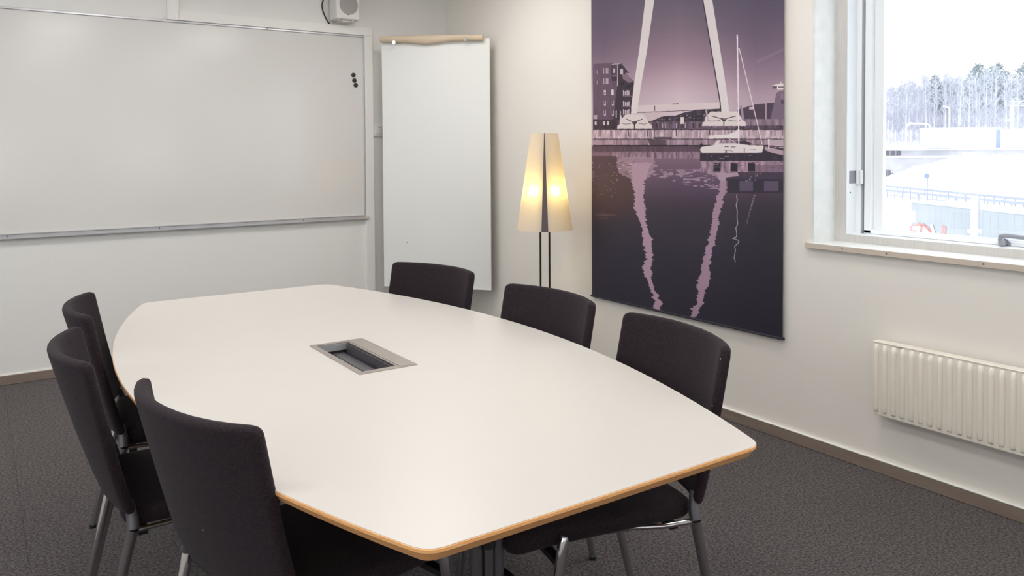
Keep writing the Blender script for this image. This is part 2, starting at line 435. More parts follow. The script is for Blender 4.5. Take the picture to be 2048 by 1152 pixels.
# loudspeaker
spk = empty('loudspeaker', (2.256, YA, 2.313), 0, 'small white wall loudspeaker above the whiteboard casing', 'loudspeaker')
box_obj('cabinet', m_white, spk, -0.090, 0.089, -0.135, -0.012, 0.0, 0.27, bev=0.006, seg=2)
box_obj('front_panel', m_white, spk, -0.087, 0.086, -0.148, -0.1355, 0.003, 0.267, bev=0.005, seg=2)
tube_obj('grille', m_grille, spk, [(0.004, -0.1481, 0.103), (0.004, -0.1500, 0.103), (0.004, -0.1510, 0.103)], [0.070, 0.070, 0.066], seg=48)
tube_obj('tweeter', m_grille, spk, [(0.004, -0.1481, 0.215), (0.004, -0.1500, 0.215)], 0.032, seg=32)
box_obj('badge', m_screw, spk, -0.010, 0.008, -0.1500, -0.1482, 0.030, 0.034)
box_obj('bracket', m_white, spk, -0.03, 0.045, -0.11, 0.0, -0.012, -0.0005, bev=0.002)
tube_obj('foot', m_white, spk, [(-0.058, -0.12, 0.0), (-0.058, -0.12, -0.008)], 0.008, seg=12)
tube_obj('foot', m_white, spk, [(0.045, -0.12, 0.0), (0.045, -0.12, -0.008)], 0.008, seg=12)
cb = tube_obj('speaker_cable', m_black, None, bez((2.19, YA - 0.006, 2.52), (2.10, YA - 0.006, 2.47), (2.09, YA - 0.006, 2.40), (2.170, YA - 0.006, 2.292), 16), 0.0045, seg=8)
tag(cb, 'thin black cable looping down beside the wall loudspeaker', 'cable')
cb = tube_obj('speaker_cable', m_white, None, bez((2.188, YA - 0.02, 2.312), (2.183, YA - 0.02, 2.306), (2.182, YA - 0.02, 2.300), (2.182, YA - 0.02, 2.291), 6), 0.004, seg=8)
tag(cb, 'short white cable running from the loudspeaker into the casing', 'cable')

# ------------------------------------------------------------------ flip chart board across the corner
pL, pR = Vector((2.508, 5.372, 0)), Vector((3.053, 4.757, 0))
fw = (pR - pL).length; ang = math.atan2(pR.y - pL.y, pR.x - pL.x)
fc = empty('flip_chart', ((pL.x + pR.x) / 2, (pL.y + pR.y) / 2, 0), ang, 'tall blank white flip chart board standing across the room corner', 'flip chart')
hw = fw / 2
box_obj('board', m_flip, fc, -hw, hw, -0.004, 0.012, 0.370, 2.163, bev=0.002)
box_obj('edge_strip', m_white, fc, -hw, hw, -0.010, -0.004, 0.370, 0.378, bev=0.001)
for sx in (-0.28, 0.16):
    tube_obj('leg', m_grey, fc, [(sx, 0.022, 1.2), (sx, 0.022, 0.02)], 0.011, seg=10)
    box_obj('foot', m_black, fc, sx - 0.02, sx + 0.02, -0.12, 0.13, 0.0, 0.022, bev=0.004)
# paper pad rolled over the top of the board
pr_ = empty('paper_roll', fc.location, ang, 'beige paper pad folded back over the top of the flip chart board', 'paper')
bm = BM()
n = 30; prof = []
for i in range(n + 1):
    u = i / n; x = -hw + 0.004 + u * (2 * hw - 0.045)
    sag = 0.026 + 0.018 * math.exp(-((u - 0.45) / 0.16) ** 2) - 0.003 * math.exp(-((u - 0.80) / 0.10) ** 2)
    ring = []
    for k in range(16):
        a = 2 * math.pi * k / 16
        yy = -0.028 + 0.022 * math.cos(a); zz = math.sin(a)
        zz = 0.022 * zz if zz > 0 else sag * zz
        ring.append(bm.verts.new((x, yy, 2.184 - 0.018 * u + zz)))
    prof.append(ring)
for i in range(n):
    for k in range(16): bm.faces.new((prof[i][k], prof[i][(k + 1) % 16], prof[i + 1][(k + 1) % 16], prof[i + 1][k]))
bm.faces.new(prof[0][::-1]); bm.faces.new(prof[-1])
new_obj('rolled_sheet', bm, m_paper, pr_, True)
for sx in (-hw + 0.122, hw - 0.160):
    z0 = 2.151
    tube_obj('clamp_knob', m_chrome, fc, [(sx, -0.010, z0), (sx, -0.052, z0), (sx, -0.056, z0), (sx, -0.066, z0)], [0.006, 0.006, 0.013, 0.012], seg=16)
bm = BM(); tube(bm, [(0, -0.0042, 0), (0, -0.0052, 0)], 0.0035, 10)
o = new_obj('mark', bm, m_dark, fc, True); o.location = (-hw + 0.185, 0, 0.70)

# ------------------------------------------------------------------ floor lamp
lamp = empty('floor_lamp', (2.832, 3.815, 0), -0.55, 'glowing floor lamp with cone shade and dark divider on two black stems', 'lamp')
RB, RT, Z0, Z1 = 0.166, 0.082, 0.892, 1.466
NS = 40
dirc = math.atan2(-3.815, -2.832) + 0.55     # local direction to the camera side, where the divider shows
bm = BM()
def shade_half(sign):
    bm = BM(); rows = []
    for j in range(9):
        t = j / 8; z = Z1 + (Z0 - Z1) * t; r = RT + (RB - RT) * t
        gap = (0.004 + 0.040 * t) / r * 0.5          # half angular gap, widening downwards
        row = []
        for i in range(NS + 1):
            a = dirc + gap * 0.9 + (math.pi - gap * 1.8) * i / NS if sign > 0 else dirc - gap * 0.9 - (math.pi - gap * 1.8) * i / NS
            row.append(bm.verts.new((r * math.cos(a), r * math.sin(a), z)))
        rows.append(row)
    for j in range(8):
        for i in range(NS): bm.faces.new((rows[j][i], rows[j][i + 1], rows[j + 1][i + 1], rows[j + 1][i]))
    return new_obj('lamp_shade', bm, m_shade, lamp, True)
shade_half(1); shade_half(-1)
# divider: wedge-shaped metal plate through the middle
bm = BM()
dv = Vector((math.cos(dirc), math.sin(dirc), 0)); dn = Vector((-dv.y, dv.x, 0))
for s in (1, -1):
    q = []
    for (t, w) in ((0, 0.0035), (1, 0.021)):
        z = Z1 + (Z0 - Z1) * t; r = (RT + (RB - RT) * t) - 0.004
        for ww in (-w, w):
            q.append(bm.verts.new(tuple(dv * (s * r) + dn * ww + Vector((0, 0, z)))))
        for ww in (-w, w):
            q.append(bm.verts.new(tuple(dv * (s * (r - 0.012)) + dn * ww + Vector((0, 0, z)))))
    a = q
    for f in ((0, 1, 5, 4), (2, 3, 7, 6), (0, 2, 6, 4), (1, 3, 7, 5), (0, 1, 3, 2), (4, 5, 7, 6)):
        bm.faces.new([a[i] for i in f])
new_obj('divider', bm, m_strip, lamp)
for s in (-1, 1):
    p = dn * (0.027 * s)
    tube_obj('pole', m_lampmetal, lamp, [(p.x, p.y, 0.02), (p.x, p.y, Z1 - 0.12)], 0.0058, seg=12)
bm = BM(); lathe(bm, [(0.0, 0.0), (0.13, 0.0), (0.135, 0.006), (0.13, 0.016), (0.03, 0.024), (0, 0.024)], 40)
new_obj('base', bm, m_lampmetal, lamp, True)
m_bulb = emis('warm_bulb', (1.0, 0.74, 0.2, 1), 6)
for s in (-1, 1):
    p = dn * (0.064 * s) + dv * 0.062
    bm = BM(); bmesh.ops.create_uvsphere(bm, u_segments=20, v_segments=12, radius=0.018)
    o = new_obj('bulb', bm, m_bulb, lamp, True); o.location = (p.x, p.y, 1.125)
    o.visible_shadow = True
    tube_obj('lamp_holder', m_white, lamp, [(p.x, p.y, 1.05), (p.x, p.y, 1.100)], 0.014, seg=14)
    l = bpy.data.lights.new('bulb_light', 'POINT'); l.energy = BULB_W; l.color = (1.0, 0.76, 0.24); l.shadow_soft_size = 0.02
    lo = bpy.data.objects.new('bulb_light', l); COL.objects.link(lo); lo.parent = lamp; lo.location = (p.x, p.y, 1.125)

# ------------------------------------------------------------------ poster
XP = XB - 0.018
PY1, PY0, PZ0, PZ1 = 3.716, 2.338, 0.478, 2.60
def poster_image():
    Wt, Ht = 900, int(900 * (PZ1 - PZ0) / (PY1 - PY0))
    u = (np.arange(Wt) + 0.5) / Wt; v = (np.arange(Ht) + 0.5) / Ht
    Yw = (PY1 + (PY0 - PY1) * u)[None, :] * np.ones((Ht, 1)); Zw = (PZ1 + (PZ0 - PZ1) * v)[:, None] * np.ones((1, Wt))
    # picture layout grid: coordinates in which the print was measured
    dx, dy, dz = XP, Yw, Zw - EYE
    c = lambda r: r[0] * dx + r[1] * dy + r[2] * dz
    de = c(FWD); X = 1024 + F_PX * c(RIGHT) / de; Y = CY_PX + F_PX * c(DOWN) / de
    img = np.zeros((Ht, Wt, 3), np.float32)
    rng = np.random.default_rng(3)
    def vnoise(cell_x, cell_y, seed):
        r = np.random.default_rng(seed); gw, gh = int(Wt / cell_x) + 3, int(Ht / cell_y) + 3
        g = r.random((gh, gw)).astype(np.float32)
        fx = np.arange(Wt) / cell_x; fy = np.arange(Ht) / cell_y
        ix = fx.astype(int); iy = fy.astype(int); tx = (fx - ix); ty = (fy - iy)
        tx = tx * tx * (3 - 2 * tx); ty = (ty * ty * (3 - 2 * ty))[:, None]
        a = g[iy][:, ix] * (1 - tx) + g[iy][:, ix + 1] * tx; b = g[iy + 1][:, ix] * (1 - tx) + g[iy + 1][:, ix + 1] * tx
        return a * (1 - ty) + b * ty
    # sky
    ks = np.array([-150, 0, 60, 110, 150, 185, 215, 260]); 
    cen = np.array([[78, 70, 88], [96, 86, 104], [122, 104, 120], [152, 124, 140], [180, 154, 166], [200, 178, 188], [208, 190, 198], [208, 190, 198]], float)
    edg = np.array([[66, 60, 78], [80, 70, 88], [94, 80, 98], [112, 94, 112], [136, 114, 132], [160, 138, 152], [170, 150, 162], [170, 150, 162]], float)
    cx = np.clip(1 - np.abs((X - 1360) / 150), 0, 1) ** 0.8; cx = cx[..., None]
    C = np.stack([np.interp(Y, ks, cen[:, k]) for k in range(3)], -1); Ed = np.stack([np.interp(Y, ks, edg[:, k]) for k in range(3)], -1)
    img[:] = C * cx + Ed * (1 - cx)
    # water
    kw = np.array([292, 310, 340, 370, 410, 450, 520, 700])
    wc = np.array([[92, 72, 86], [124, 98, 116], [108, 86, 106], [90, 72, 92], [64, 54, 70], [54, 48, 62], [48, 44, 58], [42, 38, 52]], float)
    wt = np.stack([np.interp(Y, kw, wc[:, k]) for k in range(3)], -1)
    side = np.clip((X - 1440) / 80, 0, 1)[..., None]; wt = wt * (1 - 0.12 * side)
    wm = Y > 291
    img[wm] = wt[wm]
    def poly(pts, col, a=1.0, jit=0.0, seed=0, tex=0.0):
        pts = np.array(pts, float)
        XX = X
        if jit: XX = X + (vnoise(60, 3.2, seed + 1) - 0.5) * 2 * jit + (vnoise(60, 9, seed + 2) - 0.5) * 2 * jit
        m = 3 + jit * 2
        bb = (XX > pts[:, 0].min() - m) & (XX < pts[:, 0].max() + m) & (Y > pts[:, 1].min() - 2) & (Y < pts[:, 1].max() + 2)
        rows = np.where(bb.any(1))[0]; cols = np.where(bb.any(0))[0]
        if len(rows) == 0 or len(cols) == 0: return
        sl = (slice(rows[0], rows[-1] + 1), slice(cols[0], cols[-1] + 1))
        xs, ys = XX[sl], Y[sl]; ins = np.zeros(xs.shape, bool); n = len(pts)
        for i in range(n):
            x0, y0 = pts[i]; x1, y1 = pts[(i + 1) % n]
            if y0 == y1: continue
            cnd = ((y0 > ys) != (y1 > ys)) & (xs < (x1 - x0) * (ys - y0) / (y1 - y0) + x0)
            ins ^= cnd
        colr = np.array(col, np.float32)
        sub = img[sl]
        t = 1.0
        if tex: t = (1 + (vnoise(7, 26, seed + 5)[sl] - 0.5) * tex)[ins][:, None]
        sub[ins] = sub[ins] * (1 - a) + colr * t * a
    def rect(x0, y0, x1, y1, col, **k): poly([(x0, y0), (x1, y0), (x1, y1), (x0, y1)], col, **k)
    def line(pts, w, col, **k):
        for (x0, y0), (x1, y1) in zip(pts[:-1], pts[1:]):
            d = math.hypot(x1 - x0, y1 - y0) or 1; nx_, ny_ = -(y1 - y0) / d * w / 2, (x1 - x0) / d * w / 2
            poly([(x0 + nx_, y0 + ny_), (x1 + nx_, y1 + ny_), (x1 - nx_, y1 - ny_), (x0 - nx_, y0 - ny_)], col, **k)
    WH = (212, 200, 200); DK = (50, 42, 54)
    # faint ray
    poly([(1510, 122), (1575, 92), (1575, 98), (1512, 128)], (150, 128, 144), a=0.25)
    # far ship and quay buildings on the right
    poly([(1475, 219), (1510, 209), (1548, 205), (1548, 240), (1475, 240)], (74, 60, 76))
    poly([(1540, 240), (1553, 186), (1560, 182), (1577, 180), (1577, 240)], (112, 94, 114))
    poly([(1562, 200), (1577, 200), (1577, 208), (1563, 208)], (70, 58, 74)); rect(1562, 188, 1577, 198, (128, 108, 128))
    poly([(1544, 171), (1556, 168), (1577, 166), (1577, 178), (1556, 180), (1552, 176), (1545, 174)], WH); rect(1545, 172, 1554, 177, (90, 78, 92))
    rect(1557, 173, 1577, 175, (80, 70, 84)); line([(1562, 163), (1562, 168)], 1.5, WH)
    rect(1498, 214, 1508, 219, (190, 172, 184)); line([(1532, 206), (1532, 243)], 1.6, (190, 172, 184))
    # promenade
    rect(1186, 238, 1577, 259, (104, 84, 100), tex=0.5, seed=11)
    rect(1470, 238, 1577, 252, (134, 112, 130), tex=0.4, seed=12)
    rect(1470, 251, 1577, 257, (84, 68, 84), tex=0.6, seed=13)
    # hills between the legs, seen below the beam
    poly([(1298, 245), (1312, 236), (1330, 232), (1352, 231), (1368, 225), (1388, 221), (1410, 219), (1440, 217), (1440, 243), (1298, 244)], (58, 48, 60), tex=0.7, seed=20)
    for k in range(26):
        x = 1300 + rng.random() * 125; y = 232 + rng.random() * 10 - (x - 1300) * 0.05
        rect(x, y, x + 1.5 + rng.random() * 3, y + 1.2, (176, 158, 168), a=0.8)
    rect(1304, 243, 1440, 256, (98, 80, 96), tex=0.7, seed=21)
    for x in (1313, 1324, 1330, 1352, 1370, 1385, 1399): rect(x, 246, x + 2, 256, (52, 42, 54) if x % 2 else (176, 158, 168))
    rect(1361, 234, 1368, 248, WH)
    # apartment house on the left
    poly([(1186, 128), (1222, 125.5), (1235, 128), (1235, 160), (1227, 240), (1186, 240)], (96, 76, 94), tex=0.12, seed=30)
    poly([(1222, 127), (1242, 126), (1258, 146), (1250, 146), (1268, 163), (1266, 200), (1262, 226), (1255, 240), (1226, 240), (1235, 165), (1236, 162), (1223, 162)], (60, 46, 60))
    poly([(1222, 128), (1241, 125.5), (1242, 128), (1224, 130)], (160, 142, 152))
    poly([(1244, 148), (1256, 150), (1266, 163), (1258, 166), (1246, 158)], (150, 128, 142), a=0.7)
    line([(1235, 128), (1235, 172)], 1.6, (186, 168, 178)); rect(1224, 151, 1235, 153, (150, 130, 142))
    rect(1224, 131, 1234, 150, (78, 62, 78)); rect(1226, 137, 1230, 146, (180, 162, 172)); rect(1240, 138, 1246, 149, (186, 170, 178))
    for yy in (140, 161):
        for x in (1206.5, 1209.5, 1212, 1215): rect(x, yy - 4, x + 1.2, yy + 7, (206, 192, 198))
        rect(1208, yy - 3, 1209.3, yy + 3, DK); rect(1213, yy - 3, 1214.6, yy + 3, DK)
        rect(1193.5, yy, 1194.6, yy + 8, (170, 150, 162)); rect(1196, yy, 1197, yy + 8, (70, 56, 70))
    for x in (1207.5, 1223.5):
        for yy in (180, 201, 221):
            rect(x, yy, x + 4, yy + 10, (196, 180, 188)); rect(x + 0.6, yy + (0 if yy > 190 else 5), x + 3, yy + 8, DK)
    rect(1222, 179, 1226.5, 190, (206, 192, 198))
    for yy in (183, 204, 221):
        for x in (1246, 1249.5, 1253, 1256.5): rect(x, yy - 3 + rng.random() * 3, x + 2.2, yy + 8, (206, 192, 198), a=0.9)
        rect(1245, yy + 8.5, 1263, yy + 10, (120, 100, 114))
    rect(1231.5, 220, 1233.5, 235, (186, 170, 178)); rect(1240, 222, 1242, 238, (170, 152, 162))
    for x, y in ((1240, 165), (1251, 172), (1258, 168)): poly([(x, y), (x + 7, y - 3), (x + 9, y + 4), (x + 2, y + 7)], (44, 36, 46))
    rect(1187, 230, 1194, 238, (170, 150, 160)); rect(1186, 239, 1236, 259, (62, 48, 60), tex=0.5, seed=31)
    for x in (1189, 1206, 1214): rect(x, 243, x + 4, 250, (200, 184, 192))
    # bridge beam and the two white legs
    poly([(1272, 211), (1330, 209), (1372, 207), (1440, 204.5), (1440, 217.6), (1372, 221), (1274, 225)], (208, 192, 196))
    line([(1274, 225.2), (1372, 221.2), (1440, 217.8)], 1.2, (84, 68, 80)); rect(1309, 211, 1310.5, 222, (80, 66, 78)); rect(1345, 207.5, 1350, 209, (70, 58, 70)); rect(1352, 207, 1357, 208.5, (70, 58, 70))
    poly([(1272, 226), (1320, 224), (1320, 235), (1303, 242), (1272, 244)], (196, 178, 184))
    poly([(1303.7, -110), (1323.5, -110), (1308.9, 0), (1294.4, 100), (1283, 166), (1277, 205), (1274, 226), (1262, 228), (1262.6, 212), (1268.5, 166), (1278.6, 100), (1290.7, 0)], (214, 204, 204))
    poly([(1388.2, -110), (1407, -110), (1424.4, 0), (1433.8, 60), (1449, 155), (1457, 213), (1459, 230), (1443, 232), (1439.9, 204), (1415.6, 60), (1405.5, 0)], (214, 204, 206))
    line([(1388.2, -110), (1405.5, 0), (1415.6, 60), (1439.9, 204), (1442, 230)], 2.2, (52, 42, 56))
    # foundations
    def foot(x0, x1, y0, ym):
        w_ = x1 - x0; c_ = (x0 + x1) / 2
        poly([(x0, y0 + 21), (x0 + 1, y0 + 14), (x0 + 5, y0 + 12), (x0 + 6, y0 + 4), (x0 + 17, y0 - 8), (x1 - 17, y0 - 8), (x1 - 9, y0 + 3), (x1 - 6, y0 + 9), (x1, y0 + 13), (x1 + 1, y0 + 21)], WH)
        line([(x0 + 19, y0 + 1), (c_ - 6, y0 + 6), (c_ + 4, y0 + 6), (x1 - 19, y0 + 1)], 1.4, DK)
        line([(x0 + 11, y0 + 10), (x0 + 18, y0 + 11.5), (c_ - 7, y0 + 10)], 1, (90, 76, 88)); line([(c_ + 8, y0 + 10), (x1 - 15, y0 + 11.5), (x1 - 9, y0 + 9)], 1, (90, 76, 88))
        poly([(c_ - 6, y0 + 7), (c_ + 6, y0 + 7), (c_ + 2, y0 + 12), (c_ - 2, y0 + 12)], (66, 54, 66)); rect(c_ - 1, y0 + 10, c_ + 1, y0 + 21, DK)
    foot(1234, 1304, 237, 0); foot(1404, 1491, 231, 0)
    rect(1240, 231, 1243, 243, WH); line([(1479, 212), (1483, 215), (1486, 240)], 5, (150, 130, 146)); line([(1475, 205), (1475, 216)], 1, DK); line([(1412, 220), (1416, 240)], 3, (190, 172, 180))
    # quay wall
    rect(1186, 257, 1577, 260.5, (66, 52, 64))
    rect(1186, 260, 1577, 278, (182, 160, 170), tex=0.45, seed=40)
    for x in (1199, 1221, 1256, 1294, 1309, 1330, 1352, 1383, 1418, 1463, 1511, 1549, 1564): rect(x, 260, x + 1.6, 273, (56, 44, 56), a=0.9)
    for k in range(46):
        x = 1190 + rng.random() * 385; w_ = 1 + rng.random() * 6; rect(x, 260 + rng.random() * 3, x + w_, 270 + rng.random() * 8, (128, 106, 122) if rng.random() < 0.6 else (212, 196, 204), a=0.35)
    rect(1186, 277.5, 1577, 279.3, (62, 50, 62)); rect(1186, 279, 1577, 291, (150, 126, 140), tex=0.4, seed=41)
    poly([(1296, 279), (1332, 280), (1332, 291), (1300, 291)], (76, 60, 72), a=0.85); rect(1307, 274, 1344, 278, (80, 64, 76), a=0.9)
    rect(1186, 289.8, 1577, 292.6, (44, 34, 44))
    poly([(1537, 279), (1577, 279), (1577, 291), (1537, 291)], (176, 156, 168))
    # reflections right under the quay
    rect(1186, 293, 1577, 303, (84, 66, 80), a=0.8, tex=0.3, seed=42)
    rect(1222, 303, 1402, 317, (142, 116, 132), a=0.8, tex=0.5, seed=43)
    for x in (1221, 1257, 1294, 1309, 1352, 1383): rect(x, 304, x + 1.6, 317, (70, 54, 66), a=0.8, jit=0.6, seed=int(x))
    # dark mirrored house at left
    poly([(1186, 312), (1234, 312), (1240, 330), (1262, 345), (1268, 372), (1268, 400), (1252, 425), (1220, 436), (1186, 441)], (66, 50, 58), a=0.75, jit=4, seed=50)
    poly([(1234, 318), (1268, 312), (1308, 316), (1312, 335), (1300, 352), (1290, 362), (1268, 356), (1256, 358), (1238, 345)], (160, 134, 148), a=0.75, jit=4, seed=51)
    for k in range(40):
        x = 1236 + rng.random() * 60; y = 320 + rng.random() * 38; rect(x, y, x + 2 + rng.random() * 5, y + 1.2, (70, 54, 66) if rng.random() < .6 else (214, 198, 206), a=0.7)
    for k in range(36):
        x = 1190 + rng.random() * 44; y = 322 + rng.random() * 75; rect(x, y, x + 1 + rng.random() * 2, y + 1.0, (196, 160, 140), a=0.6)
    for k in range(14):
        y = 424 + rng.random() * 14; x = 1188 + rng.random() * 20; rect(x, y, x + 12 + rng.random() * 20, y + 0.9, (104, 84, 88), a=0.6)
    # ripples
    rp = vnoise(16, 3.4, 77) * 0.6 + vnoise(34, 6, 78) * 0.4
    env = np.clip((Y - 336) / 10, 0, 1) * np.clip((382 - Y) / 14, 0, 1) * np.clip((X - 1285) / 40, 0, 1) * np.clip((1442 - X) / 6, 0, 1)
    mk = (rp > 0.58) & (env > 0.3) & (Y < 345 + (X - 1285) * 0.30)
    img[mk] = img[mk] * 0.25 + np.array([172, 146, 164]) * 0.75
    # mirrored legs of the bridge, broken up by the water
    def wob(pts, seed, col):
        L_ = [(x - w_ / 2, y) for x, y, w_ in pts]; R_ = [(x + w_ / 2, y) for x, y, w_ in pts][::-1]
        poly(L_ + R_, col, jit=2.6, seed=seed)
    wob([(1284, 326, 40), (1280, 345, 34), (1276, 365, 22), (1278, 385, 19), (1279.5, 410, 19), (1281, 425, 19), (1286, 445, 12), (1290, 458, 11), (1296, 480, 18), (1297, 500, 17), (1299, 517, 11), (1294, 532, 17), (1295, 545, 18), (1299, 557, 10), (1302, 570, 7), (1308, 585, 9), (1312, 597, 12), (1317, 607, 15), (1314, 618, 13), (1320, 626, 16)], 60, (170, 142, 160))
    wob([(1446, 343, 16), (1445, 360, 13), (1444, 382, 15), (1438, 405, 14), (1434, 425, 15), (1430, 450, 14), (1428, 465, 13), (1424, 480, 15), (1417, 500, 14), (1414, 520, 15), (1411, 545, 18), (1408, 563, 25), (1405, 580, 16), (1404, 592, 14), (1400, 608, 12), (1391, 618, 18), (1389, 630, 12), (1387, 637, 6)], 61, (160, 132, 152))
    # dark shapes below and behind the boat
    poly([(1400, 304), (1577, 296), (1577, 326), (1400, 322)], (50, 42, 56), tex=0.3, seed=62)
    rect(1402, 322, 1577, 345, (146, 120, 138), tex=0.5, seed=63, jit=2)
    for x in (1427, 1461, 1496): rect(x, 326, x + 14, 343, (44, 38, 50))
    rect(1510, 330, 1577, 345, (112, 90, 110), a=0.7)
    rect(1452, 344.5, 1577, 362, (66, 55, 72)); rect(1456, 358, 1577, 386, (50, 44, 58))
    poly([(1432, 346), (1475, 345), (1478, 352), (1452, 355), (1449, 362), (1440, 362)], (168, 142, 158))
    for x0, x1 in ((1479, 1506), (1528, 1557)): rect(x0, 362, x1, 382, (88, 76, 96))
    for k in range(26):
        x = 1404 + rng.random() * 165; y = 308 + rng.random() * 30; rect(x, y, x + 3 + rng.random() * 10, y + 1.2, (186, 166, 176) if rng.random() < .5 else (80, 66, 82), a=0.7)
    for k in range(16):
        x = 1488 + rng.random() * 34; y = 345 + rng.random() * 16; rect(x, y, x + 1.2, y + 2.5, (196, 178, 188), a=0.7)
    # floating dock
    poly([(1530, 293), (1577, 303), (1577, 313), (1545, 306), (1530, 300)], (168, 146, 158)); rect(1536, 278, 1539, 298, WH)
    rect(1545, 291, 1577, 292.5, WH); rect(1548, 294, 1577, 295.2, (214, 200, 204)); line([(1545, 291), (1577, 302)], 1.2, DK)
    # sailing boat
    poly([(1400, 288), (1404, 286), (1408, 292), (1404, 300), (1399, 297)], DK)
    poly([(1402, 294), (1412, 292), (1428, 290), (1432, 282), (1441, 281), (1437, 287), (1447, 287), (1470, 286.5), (1495, 290), (1527.5, 291), (1524.5, 304), (1500, 306), (1455, 306.5), (1404, 305), (1400, 300)], (216, 206, 206))
    rect(1449, 293, 1457, 294.2, DK); rect(1461, 293, 1471, 294.2, DK); rect(1488, 296, 1489.3, 306, (70, 58, 70)); line([(1450, 305), (1452, 301), (1454, 306)], 1.4, DK); rect(1401, 305, 1524, 307, (170, 150, 160))
    line([(1447, 300), (1465, 302)], 1, (120, 104, 116)); line([(1500, 299), (1512, 299)], 1, (110, 94, 106)); poly([(1470, 283), (1490, 281), (1505, 288), (1498, 289.5), (1474, 286)], (60, 48, 62))
    poly([(1417, 271), (1425, 270.5), (1455, 268.5), (1470, 264), (1476, 258), (1479, 258), (1479, 277), (1474, 277), (1440, 277), (1419, 278)], (218, 208, 210))
    line([(1457, 277), (1471, 285)], 1, WH); line([(1441, 290), (1447, 279)], 1, WH)
    line([(1474.2, 69), (1475.2, 120), (1477.4, 287)], 2.6, (224, 208, 218)); line([(1478, 96), (1498, 178), (1524.5, 289)], 1.7, (216, 200, 210)); line([(1479, 101), (1478, 96)], 1, WH)
    # mirrored mast
    line([(1474, 388), (1473, 394), (1475, 400), (1472, 410), (1474.5, 422), (1474, 436), (1475.5, 448), (1471.5, 456), (1473.5, 468), (1472.5, 474), (1465, 477), (1473, 479), (1478, 482), (1475, 488), (1469, 492), (1471, 500), (1468, 516), (1471, 524)], 1.4, (196, 182, 192), a=0.85)
    for k in range(20):
        t = k / 20; rect(1507 - 17 * t, 390 + 62 * t, 1509 - 17 * t + rng.random() * 2, 392 + 62 * t, (176, 160, 174), a=0.8 * (1 - t * 0.7))
    # hem at the foot of the cloth
    img[:] = np.clip(img, 0, 255)
    out = np.ones((Ht, Wt, 4), np.float32)
    lin = np.where(img / 255 <= 0.04045, img / 255 / 12.92, ((img / 255 + 0.055) / 1.055) ** 2.4)
    lin = np.clip(lin * 1.18, 0, 0.92)
    out[..., :3] = np.where(lin <= 0.0031308, lin * 12.92, 1.055 * lin ** (1 / 2.4) - 0.055)
    im = bpy.data.images.new('harbour_print', Wt, Ht, alpha=False)
    im.pixels.foreach_set(out[::-1].ravel()); im.update(); im.pack()
    return im

poster = empty('poster', (XP, (PY0 + PY1) / 2, PZ0), 0, 'large purple-toned cloth poster of a harbour with white bridge legs', 'poster')
bm = BM(); uvl = bm.loops.layers.uv.new('UVMap')
NY, NZ = 24, 40; pv = []
for j in range(NZ + 1):
    row = []
    for i in range(NY + 1):
        u = i / NY; v = j / NZ; y = PY1 + (PY0 - PY1) * u; z = PZ1 + (PZ0 - PZ1) * v
        row.append((bm.verts.new((0.0015 * math.sin(u * 9 + 1) * (1 - v), y - poster.location.y, z - PZ0)), u, 1 - v))
    pv.append(row)
for j in range(NZ):
    for i in range(NY):
        q = (pv[j][i], pv[j][i + 1], pv[j + 1][i + 1], pv[j + 1][i])
        f = bm.faces.new([a[0] for a in q])
        for lp in f.loops:
            for a in q:
                if a[0] == lp.vert: lp[uvl].uv = (a[1], a[2])
me = bpy.data.meshes.new('printed_cloth'); bm.to_mesh(me); bm.free()
m_post = mat('printed_polyester', (1, 1, 1, 1), 0.5, spec=0.35)
ti = m_post.node_tree.nodes.new('ShaderNodeTexImage'); ti.image = poster_image()
uvn = m_post.node_tree.nodes.new('ShaderNodeUVMap'); uvn.uv_map = 'UVMap'
m_post.node_tree.links.new(uvn.outputs[0], ti.inputs[0])
m_post.node_tree.links.new(ti.outputs['Color'], m_post.node_tree.nodes['Principled BSDF'].inputs['Base Color'])
me.materials.append(m_post)
me.polygons.foreach_set('use_smooth', [True] * len(me.polygons))
cloth = bpy.data.objects.new('printed_cloth', me); COL.objects.link(cloth); cloth.parent = poster
m_hem = mat('dark_hem', srgb(48, 44, 58), 0.6)
w2 = (PY1 - PY0) / 2
hem = box_obj('hem', m_hem, poster, -0.010, 0.010, -w2 - 0.001, w2 + 0.004, -0.005, 0.006, bev=0.003)
tube_obj('weight_bar', m_alu, poster, [(0.002, -w2 - 0.004, 0.001), (0.002, w2 + 0.006, 0.001)], 0.0035, seg=12)
tube_obj('end_cap', m_dark, poster, [(0.002, -w2 - 0.003, 0.001), (0.002, -w2 - 0.007, 0.001)], 0.0060, seg=12)
tube_obj('hanging_bar', m_alu, poster, [(0.004, -w2 - 0.01, PZ1 - PZ0 - 0.002), (0.004, w2 + 0.01, PZ1 - PZ0 - 0.002)], 0.009, seg=12)

# ------------------------------------------------------------------ radiator
XR = XB - 0.072
rad = empty('radiator', (XR, 1.860, 0.264), 0, 'cream wall radiator with vertical ribs under the window', 'radiator')
LR = 1.48
box_obj('panel', m_rad, rad, 0.006, 0.030, -LR, 0, 0.0, 0.305, bev=0.004, seg=2)
box_obj('top_grille', m_rad, rad, 0.004, 0.050, -LR, 0, 0.3005, 0.306, bev=0.002, seg=1)
box_obj('side_panel', m_rad, rad, 0.008, 0.050, -0.002, 0.003, 0.002, 0.305, bev=0.001)
bm = BM()
prof = []
for k in range(9):
    a = math.pi * k / 8; prof.append((0.0105 * math.cos(a), 0.009 * math.sin(a)))
zs = [(0.014, 0.05), (0.020, 0.75), (0.034, 1.0), (0.268, 1.0), (0.288, 0.75), (0.296, 0.05)]
rows = [[bm.verts.new((0.0062 - p[1] * 1.5 * s, p[0] * (0.75 + 0.25 * s), z)) for p in prof] for z, s in zs]
